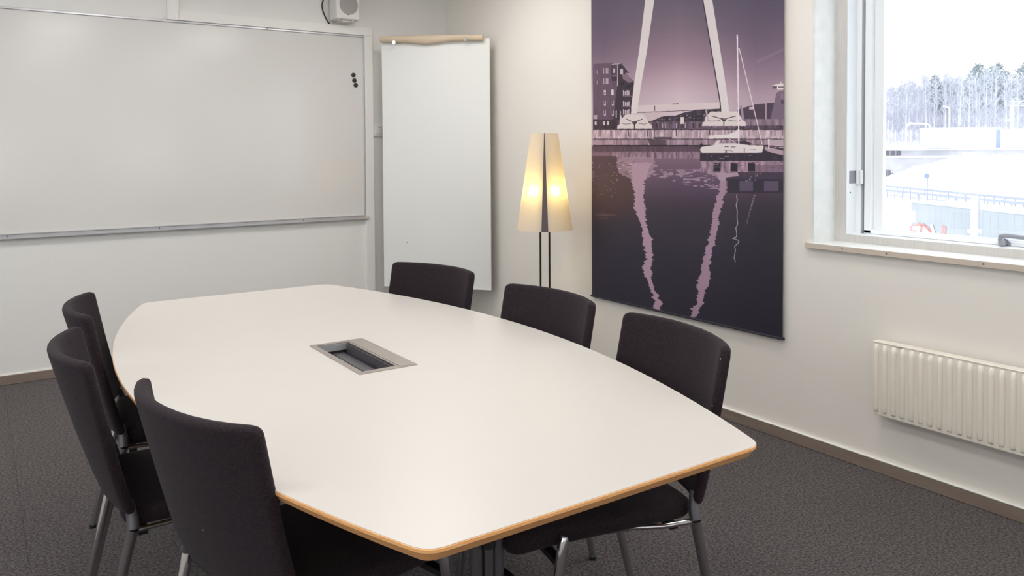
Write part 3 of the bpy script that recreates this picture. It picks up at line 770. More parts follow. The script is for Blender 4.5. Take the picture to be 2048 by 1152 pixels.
for i in range(len(rows) - 1):
    for k in range(8): bm.faces.new((rows[i][k], rows[i][k + 1], rows[i + 1][k + 1], rows[i + 1][k]))
rib = new_obj('rib', bm, m_rad, rad, True); nr = 0
for k in range(40):
    y = -0.016 - k * 0.0372
    if y < -LR + 0.012: break
    o = rib if k == 0 else rib.copy()
    if k: COL.objects.link(o); o.parent = rad
    o.location = (0, y, 0)
box_obj('maker_plate', m_alu, rad, 0.0045, 0.006, -0.125, -0.105, 0.297, 0.301)
for y in (-0.2, -1.2): box_obj('bracket', m_rad, rad, 0.03, 0.070, y - 0.02, y + 0.02, 0.05, 0.27)
tube_obj('valve_pipe', m_rad, rad, [(0.04, -LR + 0.06, 0.0), (0.04, -LR + 0.06, -0.262)], 0.008, seg=10)

# ------------------------------------------------------------------ conference table
TX, TY, TZ, TH = 0.9795, 2.349, 0.735, math.radians(-0.23)
HWD, HLN, RR = 0.6543, 1.2637, 6.251
table = empty('conference_table', (TX, TY, 0), TH, 'large white boat-shaped conference table with pale wooden edge', 'table')
def outline(inset=0.0, rc=0.035):
    a, L = HWD - inset, HLN - inset
    pts = []
    N = 28
    for i in range(N + 1):       # right arc, bottom to top
        y = -L + 2 * L * i / N; pts.append((a - y * y / RR, y))
    pts += [(-x, -y) for x, y in pts]
    # round the four corners
    out = []; n = len(pts); corner = {0, N, N + 1, 2 * N + 1}
    for i, p in enumerate(pts):
        if i not in corner: out.append(p); continue
        P = Vector(p); A = Vector(pts[i - 1]); B = Vector(pts[(i + 1) % n])
        da = (A - P).normalized() * rc; db = (B - P).normalized() * rc
        for k in range(7):
            t = k / 6; q = (P + da) * (1 - t) ** 2 + P * 2 * t * (1 - t) + (P + db) * t * t
            out.append((q.x, q.y))
    return out
BXa, BXb, BYa, BYb = -0.072, 0.032, -0.256, 0.106     # opening of the cable box
def plate(z, inset, hole):
    bm = BM(); o = [bm.verts.new((x, y, z)) for x, y in outline(inset)]
    es = [bm.edges.new((o[i], o[(i + 1) % len(o)])) for i in range(len(o))]
    if hole:
        h = [bm.verts.new((x, y, z)) for x, y in ((BXa, BYa), (BXb, BYa), (BXb, BYb), (BXa, BYb))]
        es += [bm.edges.new((h[i], h[(i + 1) % 4])) for i in range(4)]
    bmesh.ops.triangle_fill(bm, edges=es, use_beauty=True)
    return bm
bm = plate(TZ, 0.0012, True)
top = new_obj('table_top', bm, m_top, table)
sm = top.modifiers.new('thick', 'SOLIDIFY'); sm.thickness = 0.0045; sm.offset = -1
# fix normals upward
for p in top.data.polygons:
    pass
if top.data.polygons[0].normal.z < 0: top.data.flip_normals()
bm = BM()
rings = []
for inset, z in ((0.0012, TZ - 0.0008), (0.0, TZ - 0.002), (0.0, TZ - 0.0075), (0.0020, TZ - 0.0095), (0.0165, TZ - 0.0265), (0.022, TZ - 0.027)):
    rings.append([bm.verts.new((x, y, z)) for x, y in outline(inset, 0.035 if inset < 0.01 else 0.022)])
for i in range(len(rings) - 1):
    n = len(rings[0])
    for k in range(n): bm.faces.new((rings[i][k], rings[i][(k + 1) % n], rings[i + 1][(k + 1) % n], rings[i + 1][k]))
new_obj('wooden_edge', bm, m_wood, table, False)
bm = plate(TZ - 0.0268, 0.024, True); new_obj('underside', bm, m_wood, table)
# cable box
cb_ = empty('cable_box', (0, 0, 0)); cb_.parent = table
zt = TZ + 0.0004
bm = BM()
for b in ((-0.0893, BXa, -0.277, 0.127), (BXb, BXb + 0.006, -0.277, 0.127), (BXa, BXb, -0.277, BYa), (BXa, BXb, BYb, 0.127)):
    box(bm, b[0], b[1], b[2], b[3], zt - 0.002, zt + 0.0022)
box(bm, 0.088, 0.0923, -0.277, 0.127, zt - 0.002, zt + 0.0022); box(bm, BXb + 0.006, 0.088, -0.277, -0.272, zt - 0.002, zt + 0.0022); box(bm, BXb + 0.006, 0.088, 0.122, 0.127, zt - 0.002, zt + 0.0022)
new_obj('cable_box_frame', bm, m_brush, cb_)
box_obj('cable_box_lid', m_brush, cb_, BXb + 0.0068, 0.0875, -0.2715, 0.1215, zt - 0.001, zt + 0.0036, bev=0.001)
bm = BM(); D = 0.075
box(bm, BXa - 0.003, BXa, BYa, BYb, zt - D, zt - 0.001); box(bm, BXb, BXb + 0.003, BYa, BYb, zt - D, zt - 0.001)
box(bm, BXa, BXb, BYa - 0.003, BYa, zt - D, zt - 0.001); box(bm, BXa, BXb, BYb, BYb + 0.003, zt - D, zt - 0.001); box(bm, BXa, BXb, BYa, BYb, zt - D - 0.003, zt - D)
new_obj('cable_box_well', bm, m_dark, cb_)
box_obj('cable_box_inner_lip', m_alu, cb_, BXa, BXb, BYb - 0.002, BYb, zt - 0.022, zt - 0.001)
box_obj('socket_strip', m_black, cb_, BXa + 0.010, BXa + 0.055, BYa + 0.02, BYb - 0.03, zt - 0.070, zt - 0.045, bev=0.003)
box_obj('cable_rail', m_brush, cb_, BXa + 0.060, BXa + 0.068, BYa + 0.004, BYb - 0.05, zt - 0.058, zt - 0.050, bev=0.001)
box_obj('flap', m_grey, cb_, BXb - 0.006, BXb - 0.003, BYa + 0.004, BYb - 0.004, zt - 0.050, zt - 0.003)
for (x, y) in ((BXb - 0.012, BYb - 0.004), (BXb - 0.03, BYb - 0.09)):
    tube_obj('screw', m_chrome, cb_, [(x, y, zt - 0.032), (x, y - 0.002, zt - 0.032)], 0.003, seg=8)
# table undercarriage: two column legs with cross feet and a beam
for s in (-1, 1):
    yl = s * 0.80
    leg = tube_obj('leg', m_grey, table, [(-0.030, yl, 0.03), (-0.030, yl, TZ - 0.03)], 0.0150, seg=18)
    leg2 = tube_obj('leg', m_grey, table, [(0.030, yl, 0.03), (0.030, yl, TZ - 0.03)], 0.0150, seg=18)
    box_obj('column_cover', m_grey, table, -0.012, 0.012, yl - 0.012, yl + 0.012, 0.03, TZ - 0.03, bev=0.003, seg=2)
    box_obj('top_plate', m_grey, table, -0.30, 0.30, yl - 0.03, yl + 0.03, TZ - 0.036, TZ - 0.0275, bev=0.002)
    ft = box_obj('cross_foot', m_grey, table, -0.36, 0.36, yl - 0.03, yl + 0.03, 0.012, 0.036, bev=0.008, seg=3)
    for e in (-0.33, 0.33):
        tube_obj('glide', m_white, ft, [(e, yl, 0.0), (e, yl, 0.014)], 0.016, seg=16)
    tube_obj('clamp_knob', m_black, table, [(-0.010, yl - 0.024, 0.45), (-0.010, yl - 0.024, 0.49)], 0.016, seg=16)
    box_obj('fold_lever', m_black, table, 0.040, 0.064, yl - 0.03, yl + 0.02, 0.325, 0.362, bev=0.004, seg=2)
box_obj('beam', m_grey, table, -0.02, 0.02, -0.78, 0.78, TZ - 0.068, TZ - 0.030, bev=0.003)

# ------------------------------------------------------------------ chairs
def shell_mesh():
    """upholstered back shell, curved round the sitter, rounded and thinning at its rim; faces +y"""
    bm = BM()
    ss = [-1, -0.992, -0.975, -0.95, -0.91, -0.85, -0.75, -0.6, -0.4, -0.2, 0]; ss = ss + [-s for s in ss[-2::-1]]
    tt = [0, 0.008, 0.025, 0.05, 0.09, 0.16, 0.25, 0.35, 0.46, 0.58, 0.70, 0.80, 0.88, 0.93, 0.96, 0.98, 0.992, 1.0]
    ZB, ZT, R, TK = 0.478, 0.862, 0.013, 0.014
    def pos(s, t):
        hw_ = 0.250 + 0.002 * t
        hgt = ZT - ZB
        z = ZB + hgt * t; x = hw_ * s
        rc = 0.022                                    # rounded top corners
        dx_, dz_ = hw_ - abs(x), ZT - z
        if dx_ < rc and dz_ < rc:
            vx, vz = (rc - dx_), (rc - dz_); m = max(vx, vz); l = math.hypot(vx, vz)
            if l > 1e-9:
                k = m / l; x = math.copysign(hw_ - rc + vx * k, x); z = ZT - rc + vz * k
        bul = 0.040 + 0.034 * t
        y = -0.163 - 0.087 * t ** 0.8 - bul * (1 - abs(s) ** 2.3)
        return Vector((x, y, z)), hw_, hgt
    def nrm(s, t):
        e = 1e-3
        a = pos(min(s + e, 1), t)[0] - pos(max(s - e, -1), t)[0]; b = pos(s, min(t + e, 1))[0] - pos(s, max(t - e, 0))[0]
        n_ = a.cross(b)
        return (n_ if n_.length > 1e-12 else Vector((0, -1, 0))).normalized()
    F, B = [], []
    for t in tt:
        fr, bk = [], []
        for s in ss:
            p, hw_, hgt = pos(s, t)
            d = min(hw_ * (1 - abs(s)), hgt * t, hgt * (1 - t))
            k = max(0.0, 1 - d / R); th = TK * math.sqrt(max(0.0, 1 - k ** 2.6))
            n_ = nrm(s, t)
            if th < 1e-5:
                v = bm.verts.new(p); fr.append(v); bk.append(v)
            else:
                fr.append(bm.verts.new(p + n_ * th)); bk.append(bm.verts.new(p - n_ * th))
        F.append(fr); B.append(bk)
    for G in (F, B):
        for j in range(len(tt) - 1):
            for i in range(len(ss) - 1):
                q = (G[j][i], G[j][i + 1], G[j + 1][i + 1], G[j + 1][i])
                if len(set(q)) == 4 and bm.faces.get(q) is None:
                    try: bm.faces.new(q)
                    except ValueError: pass
    return bm

def seat_mesh():
    bm = BM(); X0, Y0, Y1 = 0.222, -0.185, 0.330
    us = [0, 0.01, 0.03, 0.07, 0.13, 0.22, 0.35, 0.5, 0.65, 0.78, 0.87, 0.93, 0.97, 0.99, 1.0]
    TP, BT = [], []
    for v in us:
        a, b = [], []
        for u in us:
            x = -X0 + 2 * X0 * u; y = Y0 + (Y1 - Y0) * v; rc = 0.05
            dx_ = X0 - abs(x); dy_ = min(y - Y0, Y1 - y)
            if dx_ < rc and dy_ < rc:
                vx, vy = rc - dx_, rc - dy_; m = max(vx, vy); l = math.hypot(vx, vy)
                if l > 1e-9:
                    k = m / l; x = math.copysign(X0 - rc + vx * k, x); yy = rc - vy * k
                    y = Y0 + yy if y < (Y0 + Y1) / 2 else Y1 - yy
            d = min(2 * X0 * min(u, 1 - u), (Y1 - Y0) * min(v, 1 - v))
            k = max(0.0, 1 - d / 0.03); th = math.sqrt(max(0.0, 1 - k ** 2.4))
            zc = 0.446 - 0.012 * max(0, (v - 0.75) / 0.25) ** 2 + 0.004 * abs(2 * u - 1) ** 2
            if th < 1e-4:
                w = bm.verts.new((x, y, zc)); a.append(w); b.append(w)
            else:
                a.append(bm.verts.new((x, y, zc + 0.028 * th))); b.append(bm.verts.new((x, y, zc - 0.024 * th)))
        TP.append(a); BT.append(b)
    for G in (TP, BT):
        for j in range(len(us) - 1):
            for i in range(len(us) - 1):
                q = (G[j][i], G[j][i + 1], G[j + 1][i + 1], G[j + 1][i])
                if len(set(q)) == 4:
                    try: bm.faces.new(q)
                    except ValueError: pass
    return bm

def make_chair():
    r = empty('conference_chair', (0, 0, 0), 0, 'x', 'chair', 'charcoal conference chairs round the table')
    new_obj('backrest', shell_mesh(), m_fab, r, True)
    new_obj('seat', seat_mesh(), m_fab, r, True)
    for s in (-1, 1):
        rl = tube_obj('leg', m_chrome, r, [(s * 0.242, -0.163, 0.435), (s * 0.237, -0.172, 0.40), (s * 0.230, -0.264, 0.006)], [0.0135, 0.0135, 0.0105], seg=16)
        tube_obj('foot_cap', m_black, rl, [(s * 0.230, -0.263, 0.012), (s * 0.230, -0.265, 0.0)], 0.0125, seg=12)
        tube_obj('back_upright', m_grey, r, [(s * 0.242, -0.163, 0.435), (s * 0.234, -0.163, 0.462), (s * 0.224, -0.170, 0.500)], [0.0150, 0.0145, 0.0110], seg=16)
        fl = tube_obj('leg', m_chrome, r, [(s * 0.239, 0.202, 0.462), (s * 0.239, 0.204, 0.452), (s * 0.239, 0.212, 0.400), (s * 0.230, 0.270, 0.006)], [0.009, 0.0125, 0.0130, 0.0105], seg=16)
        tube_obj('foot_cap', m_black, fl, [(s * 0.230, 0.269, 0.012), (s * 0.230, 0.271, 0.0)], 0.0125, seg=12)
        tube_obj('side_rail', m_chrome, r, [(s * 0.238, -0.160, 0.430), (s * 0.222, -0.08, 0.425), (s * 0.195, -0.01, 0.423), (s * 0.17, 0.15, 0.420)], 0.0065, seg=12)
    for y in (-0.135, 0.212):
        box_obj('crossbar', m_black, r, -(0.236 if y > 0 else 0.19), (0.236 if y > 0 else 0.19), y - 0.012, y + 0.012, 0.392, 0.407, bev=0.002)
    return r

CH = [(0.612, 1.744, -76.7, 'charcoal fabric chair nearest the camera, seen from behind at the left'),
      (0.486, 2.358, -93.0, 'charcoal chair with pale scuff on its back, middle of the left row'),
      (0.571, 2.963, -97.3, 'charcoal chair at the far end of the left row, below the whiteboard'),
      (1.371, 1.638, 78.3, 'charcoal chair with white specks on its edge, nearest the radiator'),
      (1.418, 2.237, 90.8, 'charcoal chair directly in front of the thin poles of the floor lamp'),
      (1.399, 2.977, 104.9, 'charcoal chair in front of the flip chart board')]
ch0 = make_chair()
chairs = [ch0] + [copy_tree(ch0) for _ in CH[1:]]
for c, (x, y, a, lab) in zip(chairs, CH):
    c.location = (x, y, 0); c.rotation_euler = (0, 0, math.radians(a)); c['label'] = lab

# lint flecks and a scuff that the photograph shows on some of the backs
m_lint = mat('white_lint', srgb(225, 225, 230), 0.8)
m_scuff = mat('worn_wool', srgb(104, 84, 84), 0.9)
def shell_point(s, t, front=True):
    hw_ = 0.250 + 0.002 * t; z = 0.478 + 0.384 * t
    y = -0.163 - 0.087 * t ** 0.8 - (0.040 + 0.034 * t) * (1 - abs(s) ** 2.3)
    return Vector((hw_ * s, y + (0.0145 if front else -0.0145), z))
def fleck(ch, name, m, s, t, front, sx, sz):
    bm = BM(); bmesh.ops.create_uvsphere(bm, u_segments=8, v_segments=6, radius=1)
    bmesh.ops.scale(bm, vec=(sx, 0.0008, sz), verts=bm.verts)
    o = new_obj(name, bm, m, ch, True); o.location = shell_point(s, t, front)
for s_, t_ in ((-0.985, 0.93), (-0.93, 0.95), (-0.96, 0.62), (-0.93, 0.70), (-0.68, 0.86), (0.72, 0.78), (-0.90, 0.80)):
    fleck(chairs[3], 'lint_fleck', m_lint, s_, t_, True, 0.0016, 0.0016)
for s_, t_ in ((-0.94, 0.92), (-0.93, 0.74), (0.1, 0.66)):
    fleck(chairs[4], 'lint_fleck', m_lint, s_, t_, True, 0.0016, 0.0018)
for s_, t_ in ((0.92, 0.95), (0.95, 0.86), (0.93, 0.80), (0.2, 0.35), (0.94, 0.40)):
    fleck(chairs[0], 'lint_fleck', m_lint, s_, t_, False, 0.0012, 0.0012)
fleck(chairs[1], 'scuff', m_scuff, -0.62, 0.90, True, 0.006, 0.013)

# ------------------------------------------------------------------ outside
def at(px, py, D):
    a, b = (px - 1024) / F_PX, (py - CY_PX) / F_PX
    return Vector(tuple(D * (RIGHT[k] * a + DOWN[k] * b + FWD[k]) for k in range(3))) + Vector((0, 0, EYE))
G0 = -4.0
yaw = math.atan2(FWD[1], FWD[0])      # heading of the view axis: things outside run roughly square to it
fx, fy = math.cos(yaw), math.sin(yaw)
rx, ry = RIGHT[0], RIGHT[1]
m_conc = mat('pale_concrete', srgb(176, 173, 177), 0.8, col2=srgb(192, 189, 193), nscale=0.35)
m_blue = mat('pale_blue_sheet', srgb(134, 146, 194), 0.6)
m_cont = mat('grey_blue_container', srgb(166, 170, 174), 0.6, col2=srgb(174, 178, 181), nscale=0.6)
m_red = mat('red_spray', srgb(222, 146, 144), 0.6)
m_spray = mat('white_spray', srgb(240, 240, 238), 0.6)
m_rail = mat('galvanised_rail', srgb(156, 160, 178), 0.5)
m_post_w = mat('white_post', srgb(232, 236, 240), 0.5)
m_twig = mat('haze_pale_twigs', srgb(178, 177, 188), 0.9, col2=srgb(206, 206, 216), nscale=0.4)  # haze and overexposure put into the colour as a paler twig tone
m_trunk = mat('haze_pale_trunk', srgb(186, 184, 192), 0.9, col2=srgb(216, 216, 222), nscale=1.0)  # trunk lightened in its colour for the same hazy, overexposed look
m_pine = mat('pine_needles', srgb(140, 150, 152), 0.9, col2=srgb(168, 177, 180), nscale=0.8)
m_slat = mat('dark_fence_wood', srgb(104, 104, 114), 0.8)

bm = BM()
vs = [bm.verts.new(p) for p in ((-300, -260, G0), (700, -260, G0), (700, 520, G0), (-300, 520, G0))]
bm.faces.new(vs); o = new_obj('snow_ground', bm, m_snow); tag(o, kind='structure')
# embankment the forest stands on
bm = BM(); base = []
c0 = at(1700, 303, 168); c1 = at(2200, 303, 150)
d = (c1 - c0).normalized(); pn = Vector((-d.y, d.x, 0)); pn = pn if pn.dot(Vector((fx, fy, 0))) > 0 else -pn
rows = []
for k in range(25):
    p = c0 - d * 60 + d * (k * 10); row = []
    for (q, z) in ((0, G0 - 0.1), (2, 0.9), (14, 2.2), (120, 3.4), (260, 3.4)):
        row.append(bm.verts.new((p.x + pn.x * q, p.y + pn.y * q, z + (0.4 * math.sin(k * 1.7 + q) if 0 < z < 3 else 0))))
    rows.append(row)
for k in range(24):
    for i in range(4): bm.faces.new((rows[k][i], rows[k + 1][i], rows[k + 1][i + 1], rows[k][i + 1]))
o = new_obj('snow_embankment', bm, m_snow, None, True); tag(o, kind='structure')

def slab(name, m, pa, pb, z0, z1, th, parent=None, bev=0):
    """upright slab between two ground points"""
    pa = Vector((pa.x, pa.y, 0)); pb = Vector((pb.x, pb.y, 0)); d = pb - pa; L = d.length; a = math.atan2(d.y, d.x)
    bm = BM(); box(bm, 0, L, 0, th, z0, z1, bev=bev, seg=1)
    o = new_obj(name, bm, m, parent); Mx = Matrix.Translation(pa) @ Matrix.Rotation(a, 4, 'Z')
    if parent is None: o.matrix_world = Mx
    return o, Mx, L
# retaining wall with snowy ledge and a band above
w_, Mx, L = slab('retaining_wall', m_conc, at(1730, 330, 150), at(2130, 330, 138), G0, -0.25, 0.8)
tag(w_, 'long pale concrete retaining wall behind the snow heap outside', 'wall')
bm = BM(); box(bm, 0, L, -0.3, 3.0, -0.25, 0.05); lg = new_obj('snow_ledge', bm, m_snow, w_)
bm = BM(); box(bm, 0, L, 2.2, 3.0, 0.05, 1.15); new_obj('upper_band', bm, m_conc, w_)
bm = BM(); box(bm, 0, L, 1.6, 3.4, 1.15, 1.5); new_obj('snow_cap', bm, m_snow, w_)
for k in range(4):
    bm = BM(); box(bm, 2.6 + k * 0.95, 3.35 + k * 0.95, 2.1, 2.2, 0.12, 1.05); new_obj('window', bm, m_slat, w_)
# white trailers / huts on the embankment
for (pa, pb, z0, z1, lab, bp) in ((1854.5, 2001, 1.52, 4.95, 'long white snow-covered hut with a blue end by the forest', True),
                                  (2010, 2110, 1.52, 4.75, 'second white hut at the right edge of the window view', False)):
    A, B = at(pa, 300, 146), at(pb, 300, 146)
    r = empty('site_hut', (A.x, A.y, z0), math.atan2(B.y - A.y, B.x - A.x), lab, 'hut')
    L = (Vector((B.x, B.y, 0)) - Vector((A.x, A.y, 0))).length
    box_obj('hut_wall', m_snow, r, 0, L, 0, 2.6, 0, z1 - z0, bev=0.05)
    box_obj('hut_roof', m_snow, r, -0.15, L + 0.15, -0.15, 2.75, z1 - z0 + 0.01, z1 - z0 + 0.25, bev=0.08)
    box_obj('hut_sill', m_rail, r, 0, L, -0.03, 0.0, -0.12, 0.10)
    if bp: box_obj('end_panel', m_blue, r, L - 0.85, L - 0.05, -0.06, -0.005, 0.1, z1 - z0 - 0.1)
# snow heap
hc = at(2010, 372, 112); bm = BM(); rows = []
for j in range(15):
    row = []
    for i in range(41):
        u = i / 20 - 1; v = j / 7 - 1
        h = max(0, 1 - abs(u) ** 2.6) * max(0, 1 - v * v); h = h ** 0.8 * (4.3 + 0.35 * math.sin(i * 0.9 + j) + 0.2 * math.sin(i * 2.3))
        ru, rv = 16.5 * u, 9 * v
        row.append(bm.verts.new((hc.x + rx * ru + fx * rv, hc.y + ry * ru + fy * rv, G0 - 0.05 + h)))
    rows.append(row)
for j in range(14):
    for i in range(40): bm.faces.new((rows[j][i], rows[j][i + 1], rows[j + 1][i + 1], rows[j + 1][i]))
o = new_obj('snow_heap', bm, m_snow, None, True); tag(o, 'big smooth heap of ploughed snow in the yard outside', 'snow heap')
# little white sign on the ledge
A = at(1925, 310, 135); B = at(1957, 310, 135)
r = empty('road_sign', (A.x, A.y, G0), math.atan2(B.y - A.y, B.x - A.x), 'small white board sign in front of the retaining wall', 'sign')
L = (B - A).length; zz = A.z
box_obj('sign_board', m_snow, r, 0, L, 0, 0.08, zz - G0 - 0.45, zz - G0 + 0.5)
box_obj('mark', m_rail, r, L * 0.45, L * 0.62, -0.01, 0.0, zz - G0 - 0.02, zz - G0 + 0.1)
for q in (0.3, 0.7): box_obj('sign_post', m_rail, r, L * q - 0.04, L * q + 0.04, 0.08, 0.16, 0, zz - G0)
# dark slatted fence at the left
A, B = at(1755, 350, 136), at(1786, 350, 134)
r = empty('wooden_fence', (A.x, A.y, G0), math.atan2(B.y - A.y, B.x - A.x), 'short dark slatted fence at the foot of the retaining wall', 'fence')
L = (B - A).length
for k in range(int(L / 0.33)):
    box_obj('slat', m_slat, r, k * 0.33, k * 0.33 + 0.26, 0, 0.05, 0, 1.75 - 0.15 * math.sin(k))
box_obj('fence_rail', m_slat, r, 0, L, 0.05, 0.1, 1.2, 1.35)
# guard rails
for (ya, yb, z, nm) in ((376, 401, -3.15, 'far'), (384, 410, -3.15, 'near')):
    a0, b0 = ya - 305, yb - 297
    Da = (EYE - z) * F_PX / a0; Db = (EYE - z) * F_PX / b0
    A, B = at(1745, ya, Da), at(2075, yb + 2.5, Db)
    r = empty('guard_rail', (A.x, A.y, G0), math.atan2(B.y - A.y, B.x - A.x), 'grey metal guard rail on the %s side of the snowy road' % nm, 'guard rail')
    L = (Vector((B.x, B.y, 0)) - Vector((A.x, A.y, 0))).length
    box_obj('rail_beam', m_rail, r, 0, L, 0, 0.06, 0.72, 0.95); box_obj('rail_beam', m_rail, r, 0, L, 0, 0.05, 0.30, 0.40)
    bmp = BM(); box(bmp, -0.05, 0.05, 0.06, 0.14, 0, 0.9); po = new_obj('post', bmp, m_rail, r)
    for k in range(1, int(L / 1.6)):
        q = po.copy(); COL.objects.link(q); q.parent = r; q.location = (k * 1.6, 0, 0)
# container with sprayed letters
A, B = at(1823, 407, 41.5), at(2120, 440, 31.5)
r = empty('shipping_container', (A.x, A.y, G0), math.atan2(B.y - A.y, B.x - A.x), 'long grey container with red and white graffiti just outside the window', 'container')
L = (Vector((B.x, B.y, 0)) - Vector((A.x, A.y, 0))).length
box_obj('container_wall', m_cont, r, 0, L, 0, 2.4, 0.05, 2.56, bev=0.02)
box_obj('roof', mat('container_roof', srgb(190, 198, 206), 0.6), r, -0.03, L + 0.03, -0.03, 2.43, 2.56, 2.63, bev=0.01)
box_obj('white_panel', m_spray, r, 0.03, 0.36, -0.02, 0.0, 1.55, 2.15)
bmr = BM(); box(bmr, 0, 0.03, -0.004, 0.0, 0.05, 2.5); rp_ = new_obj('corrugation', bmr, m_cont, r)
for k in range(1, int(L / 0.5)):
    q = rp_.copy(); COL.objects.link(q); q.parent = r; q.location = (k * 0.5, 0, 0)
def stroke(m, pts, w, dep):
    bm = BM()
    for (x0, z0), (x1, z1) in zip(pts[:-1], pts[1:]):
        d_ = math.hypot(x1 - x0, z1 - z0); a_ = math.atan2(z1 - z0, x1 - x0)
        Mb = Matrix.Translation((x0, 0, z0)) @ Matrix.Rotation(-a_, 4, 'Y')
        box(bm, -w / 2, d_ + w / 2, dep - 0.01, dep, -w / 2, w / 2, M=Mb)
    return new_obj('graffiti_letter', bm, m, r)
def S_(x, z): return (x, z)
stroke(m_red, [(0.15, 1.2), (0.75, 1.35), (0.2, 0.5), (0.8, 0.55)], 0.36, -0.02)
stroke(m_spray, [(0.22, 1.25), (0.75, 1.3), (0.3, 0.55), (0.85, 0.6)], 0.20, -0.032)
stroke(m_red, [(1.15, 0.4), (1.15, 1.35), (1.5, 1.2), (1.2, 0.9), (1.55, 0.4)], 0.34, -0.02)
stroke(m_spray, [(1.15, 0.4), (1.15, 1.3), (1.45, 1.15), (1.2, 0.9), (1.5, 0.45)], 0.20, -0.032)
stroke(m_red, [(1.9, 1.1), (2.4, 0.45)], 0.42, -0.02)
stroke(m_spray, [(1.8, 1.5), (2.35, 0.5)], 0.20, -0.032); stroke(m_spray, [(2.4, 1.1), (1.9, 0.4)], 0.20, -0.034)
stroke(m_red, [(2.75, 1.45), (2.6, 0.6)], 0.30, -0.02)
stroke(m_spray, [(2.7, 0.95), (2.55, 0.55), (2.85, 0.4), (3.0, 0.8), (2.75, 0.95)], 0.16, -0.032)
stroke(m_spray, [(3.3, 0.9), (4.2, 0.85), (3.4, 0.5), (4.6, 0.45)], 0.24, -0.032)
stroke(m_spray, [(4.9, 1.1), (5.2, 0.4), (5.5, 1.0), (5.9, 0.5), (6.6, 0.95), (7.4, 0.9), (8.6, 0.85)], 0.26, -0.032)
# white post close to the building
P0 = at(1949.5, 400, 29)
r = empty('yard_post', (P0.x, P0.y, G0), yaw, 'tall white post standing in front of the grey container', 'post')
zt_ = at(1949, 392, 29).z - G0
tube_obj('pole', m_post_w, r, [(0, 0, 0), (0, 0, zt_)], 0.12, seg=16)
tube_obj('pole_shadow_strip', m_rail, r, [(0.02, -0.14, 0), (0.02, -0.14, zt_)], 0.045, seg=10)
box_obj('crossbar', m_post_w, r, -0.05, 0.05, -0.22, 0.24, zt_ - 1.35, zt_ - 1.22)
# small sign post, lamp post, gantry, arched gate
def pole_thing(name, px, ytop, ybase, D, rad_, m, lab, cat):
    Bp = at(px, ybase, D); Tp = at(px, ytop, D)
    r = empty(name, (Bp.x, Bp.y, Bp.z - 0.4), yaw - math.pi / 2, lab, cat)
    tube_obj('pole', m, r, [(0, 0, 0), (0, 0, Tp.z - Bp.z + 0.4)], rad_, seg=10)
    return r, Tp.z - Bp.z + 0.4
r, h = pole_thing('sign_post', 1854.5, 350, 392, 84, 0.06, m_rail, 'thin sign post with a small round blue sign by the guard rail', 'sign')
tube_obj('round_sign', m_blue, r, [(-0.1, -0.02, h - 0.1), (-0.1, -0.10, h - 0.1)], 0.26, seg=20)
r, h = pole_thing('street_lamp', 1898.5, 216, 270, 158, 0.16, m_post_w, 'pale street lamp with one short arm in front of the trees', 'street lamp')
tube_obj('arm', m_post_w, r, [(0, 0, h - 0.05), (-0.5, 0, h + 0.2), (-0.9, 0, h + 0.3)], 0.12, seg=8)
box_obj('lamp_head', m_post_w, r, -1.35, -0.7, -0.15, 0.15, h + 0.2, h + 0.42, bev=0.03)
r, h = pole_thing('street_lamp', 1917, 218, 270, 166, 0.10, m_post_w, 'thinner pale lamp pole just right of the single-arm street lamp', 'street lamp')
r, h = pole_thing('sign_gantry', 2021, 212, 272, 150, 0.14, m_post_w, 'white double-armed gantry pole at the right edge of the view', 'gantry')
tube_obj('pole', m_post_w, r, [(0.45, 0, 0), (0.5, 0, h + 0.95)], 0.14, seg=10)
for z in (h + 0.9, h): tube_obj('arm', m_post_w, r, [(0.0, 0, z), (2.6, 0, z)], 0.10, seg=8)
box_obj('cabinet', m_post_w, r, -1.0, -0.2, -0.2, 0.2, h - 2.9, h - 2.5)
A = at(1812, 285, 152); Bq = at(1861, 285, 152)
r = empty('arched_gate', (A.x, A.y, 1.0), math.atan2(Bq.y - A.y, Bq.x - A.x), 'snow-covered pipe arch at the left by the forest edge', 'gate')
L = (Bq - A).length; hh = at(1812, 247, 152).z - 1.0
tube_obj('arch_pipe', m_snow, r, [(0, 0, 0), (0, 0, hh - 0.8), (0.25, 0, hh - 0.2), (0.8, 0, hh), (L - 0.8, 0, hh - 0.1), (L - 0.25, 0, hh - 0.4), (L, 0, hh - 1.1), (L, 0, 0)], 0.17, seg=10)

# the forest: bare trees coloured pale for haze and some pines, each its own tree
def bare_tree(seed, H):
    rg = random.Random(seed); bt = BM(); bc = BM()
    bend = rg.uniform(-0.4, 0.4)
    tp = [(bend * (t ** 2), 0.3 * math.sin(t * 3 + seed) * t, H * t) for t in (0, 0.2, 0.4, 0.6, 0.8, 0.95)]
    tube(bt, tp, [0.17, 0.15, 0.13, 0.10, 0.06, 0.03], 6)
    for k in range(70):
        t = rg.uniform(0.18, 1.0); a = rg.uniform(0, 2 * math.pi); ln = (1.1 - t * 0.55) * rg.uniform(0.9, 2.3)
        p = Vector((bend * t * t, 0.3 * math.sin(t * 3 + seed) * t, H * t * 0.95)); up = rg.uniform(0.6, 1.6)
        dirv = Vector((math.cos(a), math.sin(a), up)).normalized()
        e = p + dirv * ln; tube(bc, [p, p + dirv * ln * 0.5 + Vector((0, 0, 0.05)), e], [0.045, 0.03, 0.015], 3, cap=False)
        for j in range(7):
            q = p + dirv * ln * rg.uniform(0.3, 1.0); dd = (dirv + Vector((rg.uniform(-.8, .8), rg.uniform(-.8, .8), rg.uniform(-.2, .7)))).normalized()
            tube(bc, [q, q + dd * ln * rg.uniform(0.3, 0.6)], [0.022, 0.010], 3, cap=False)
    return bt, bc
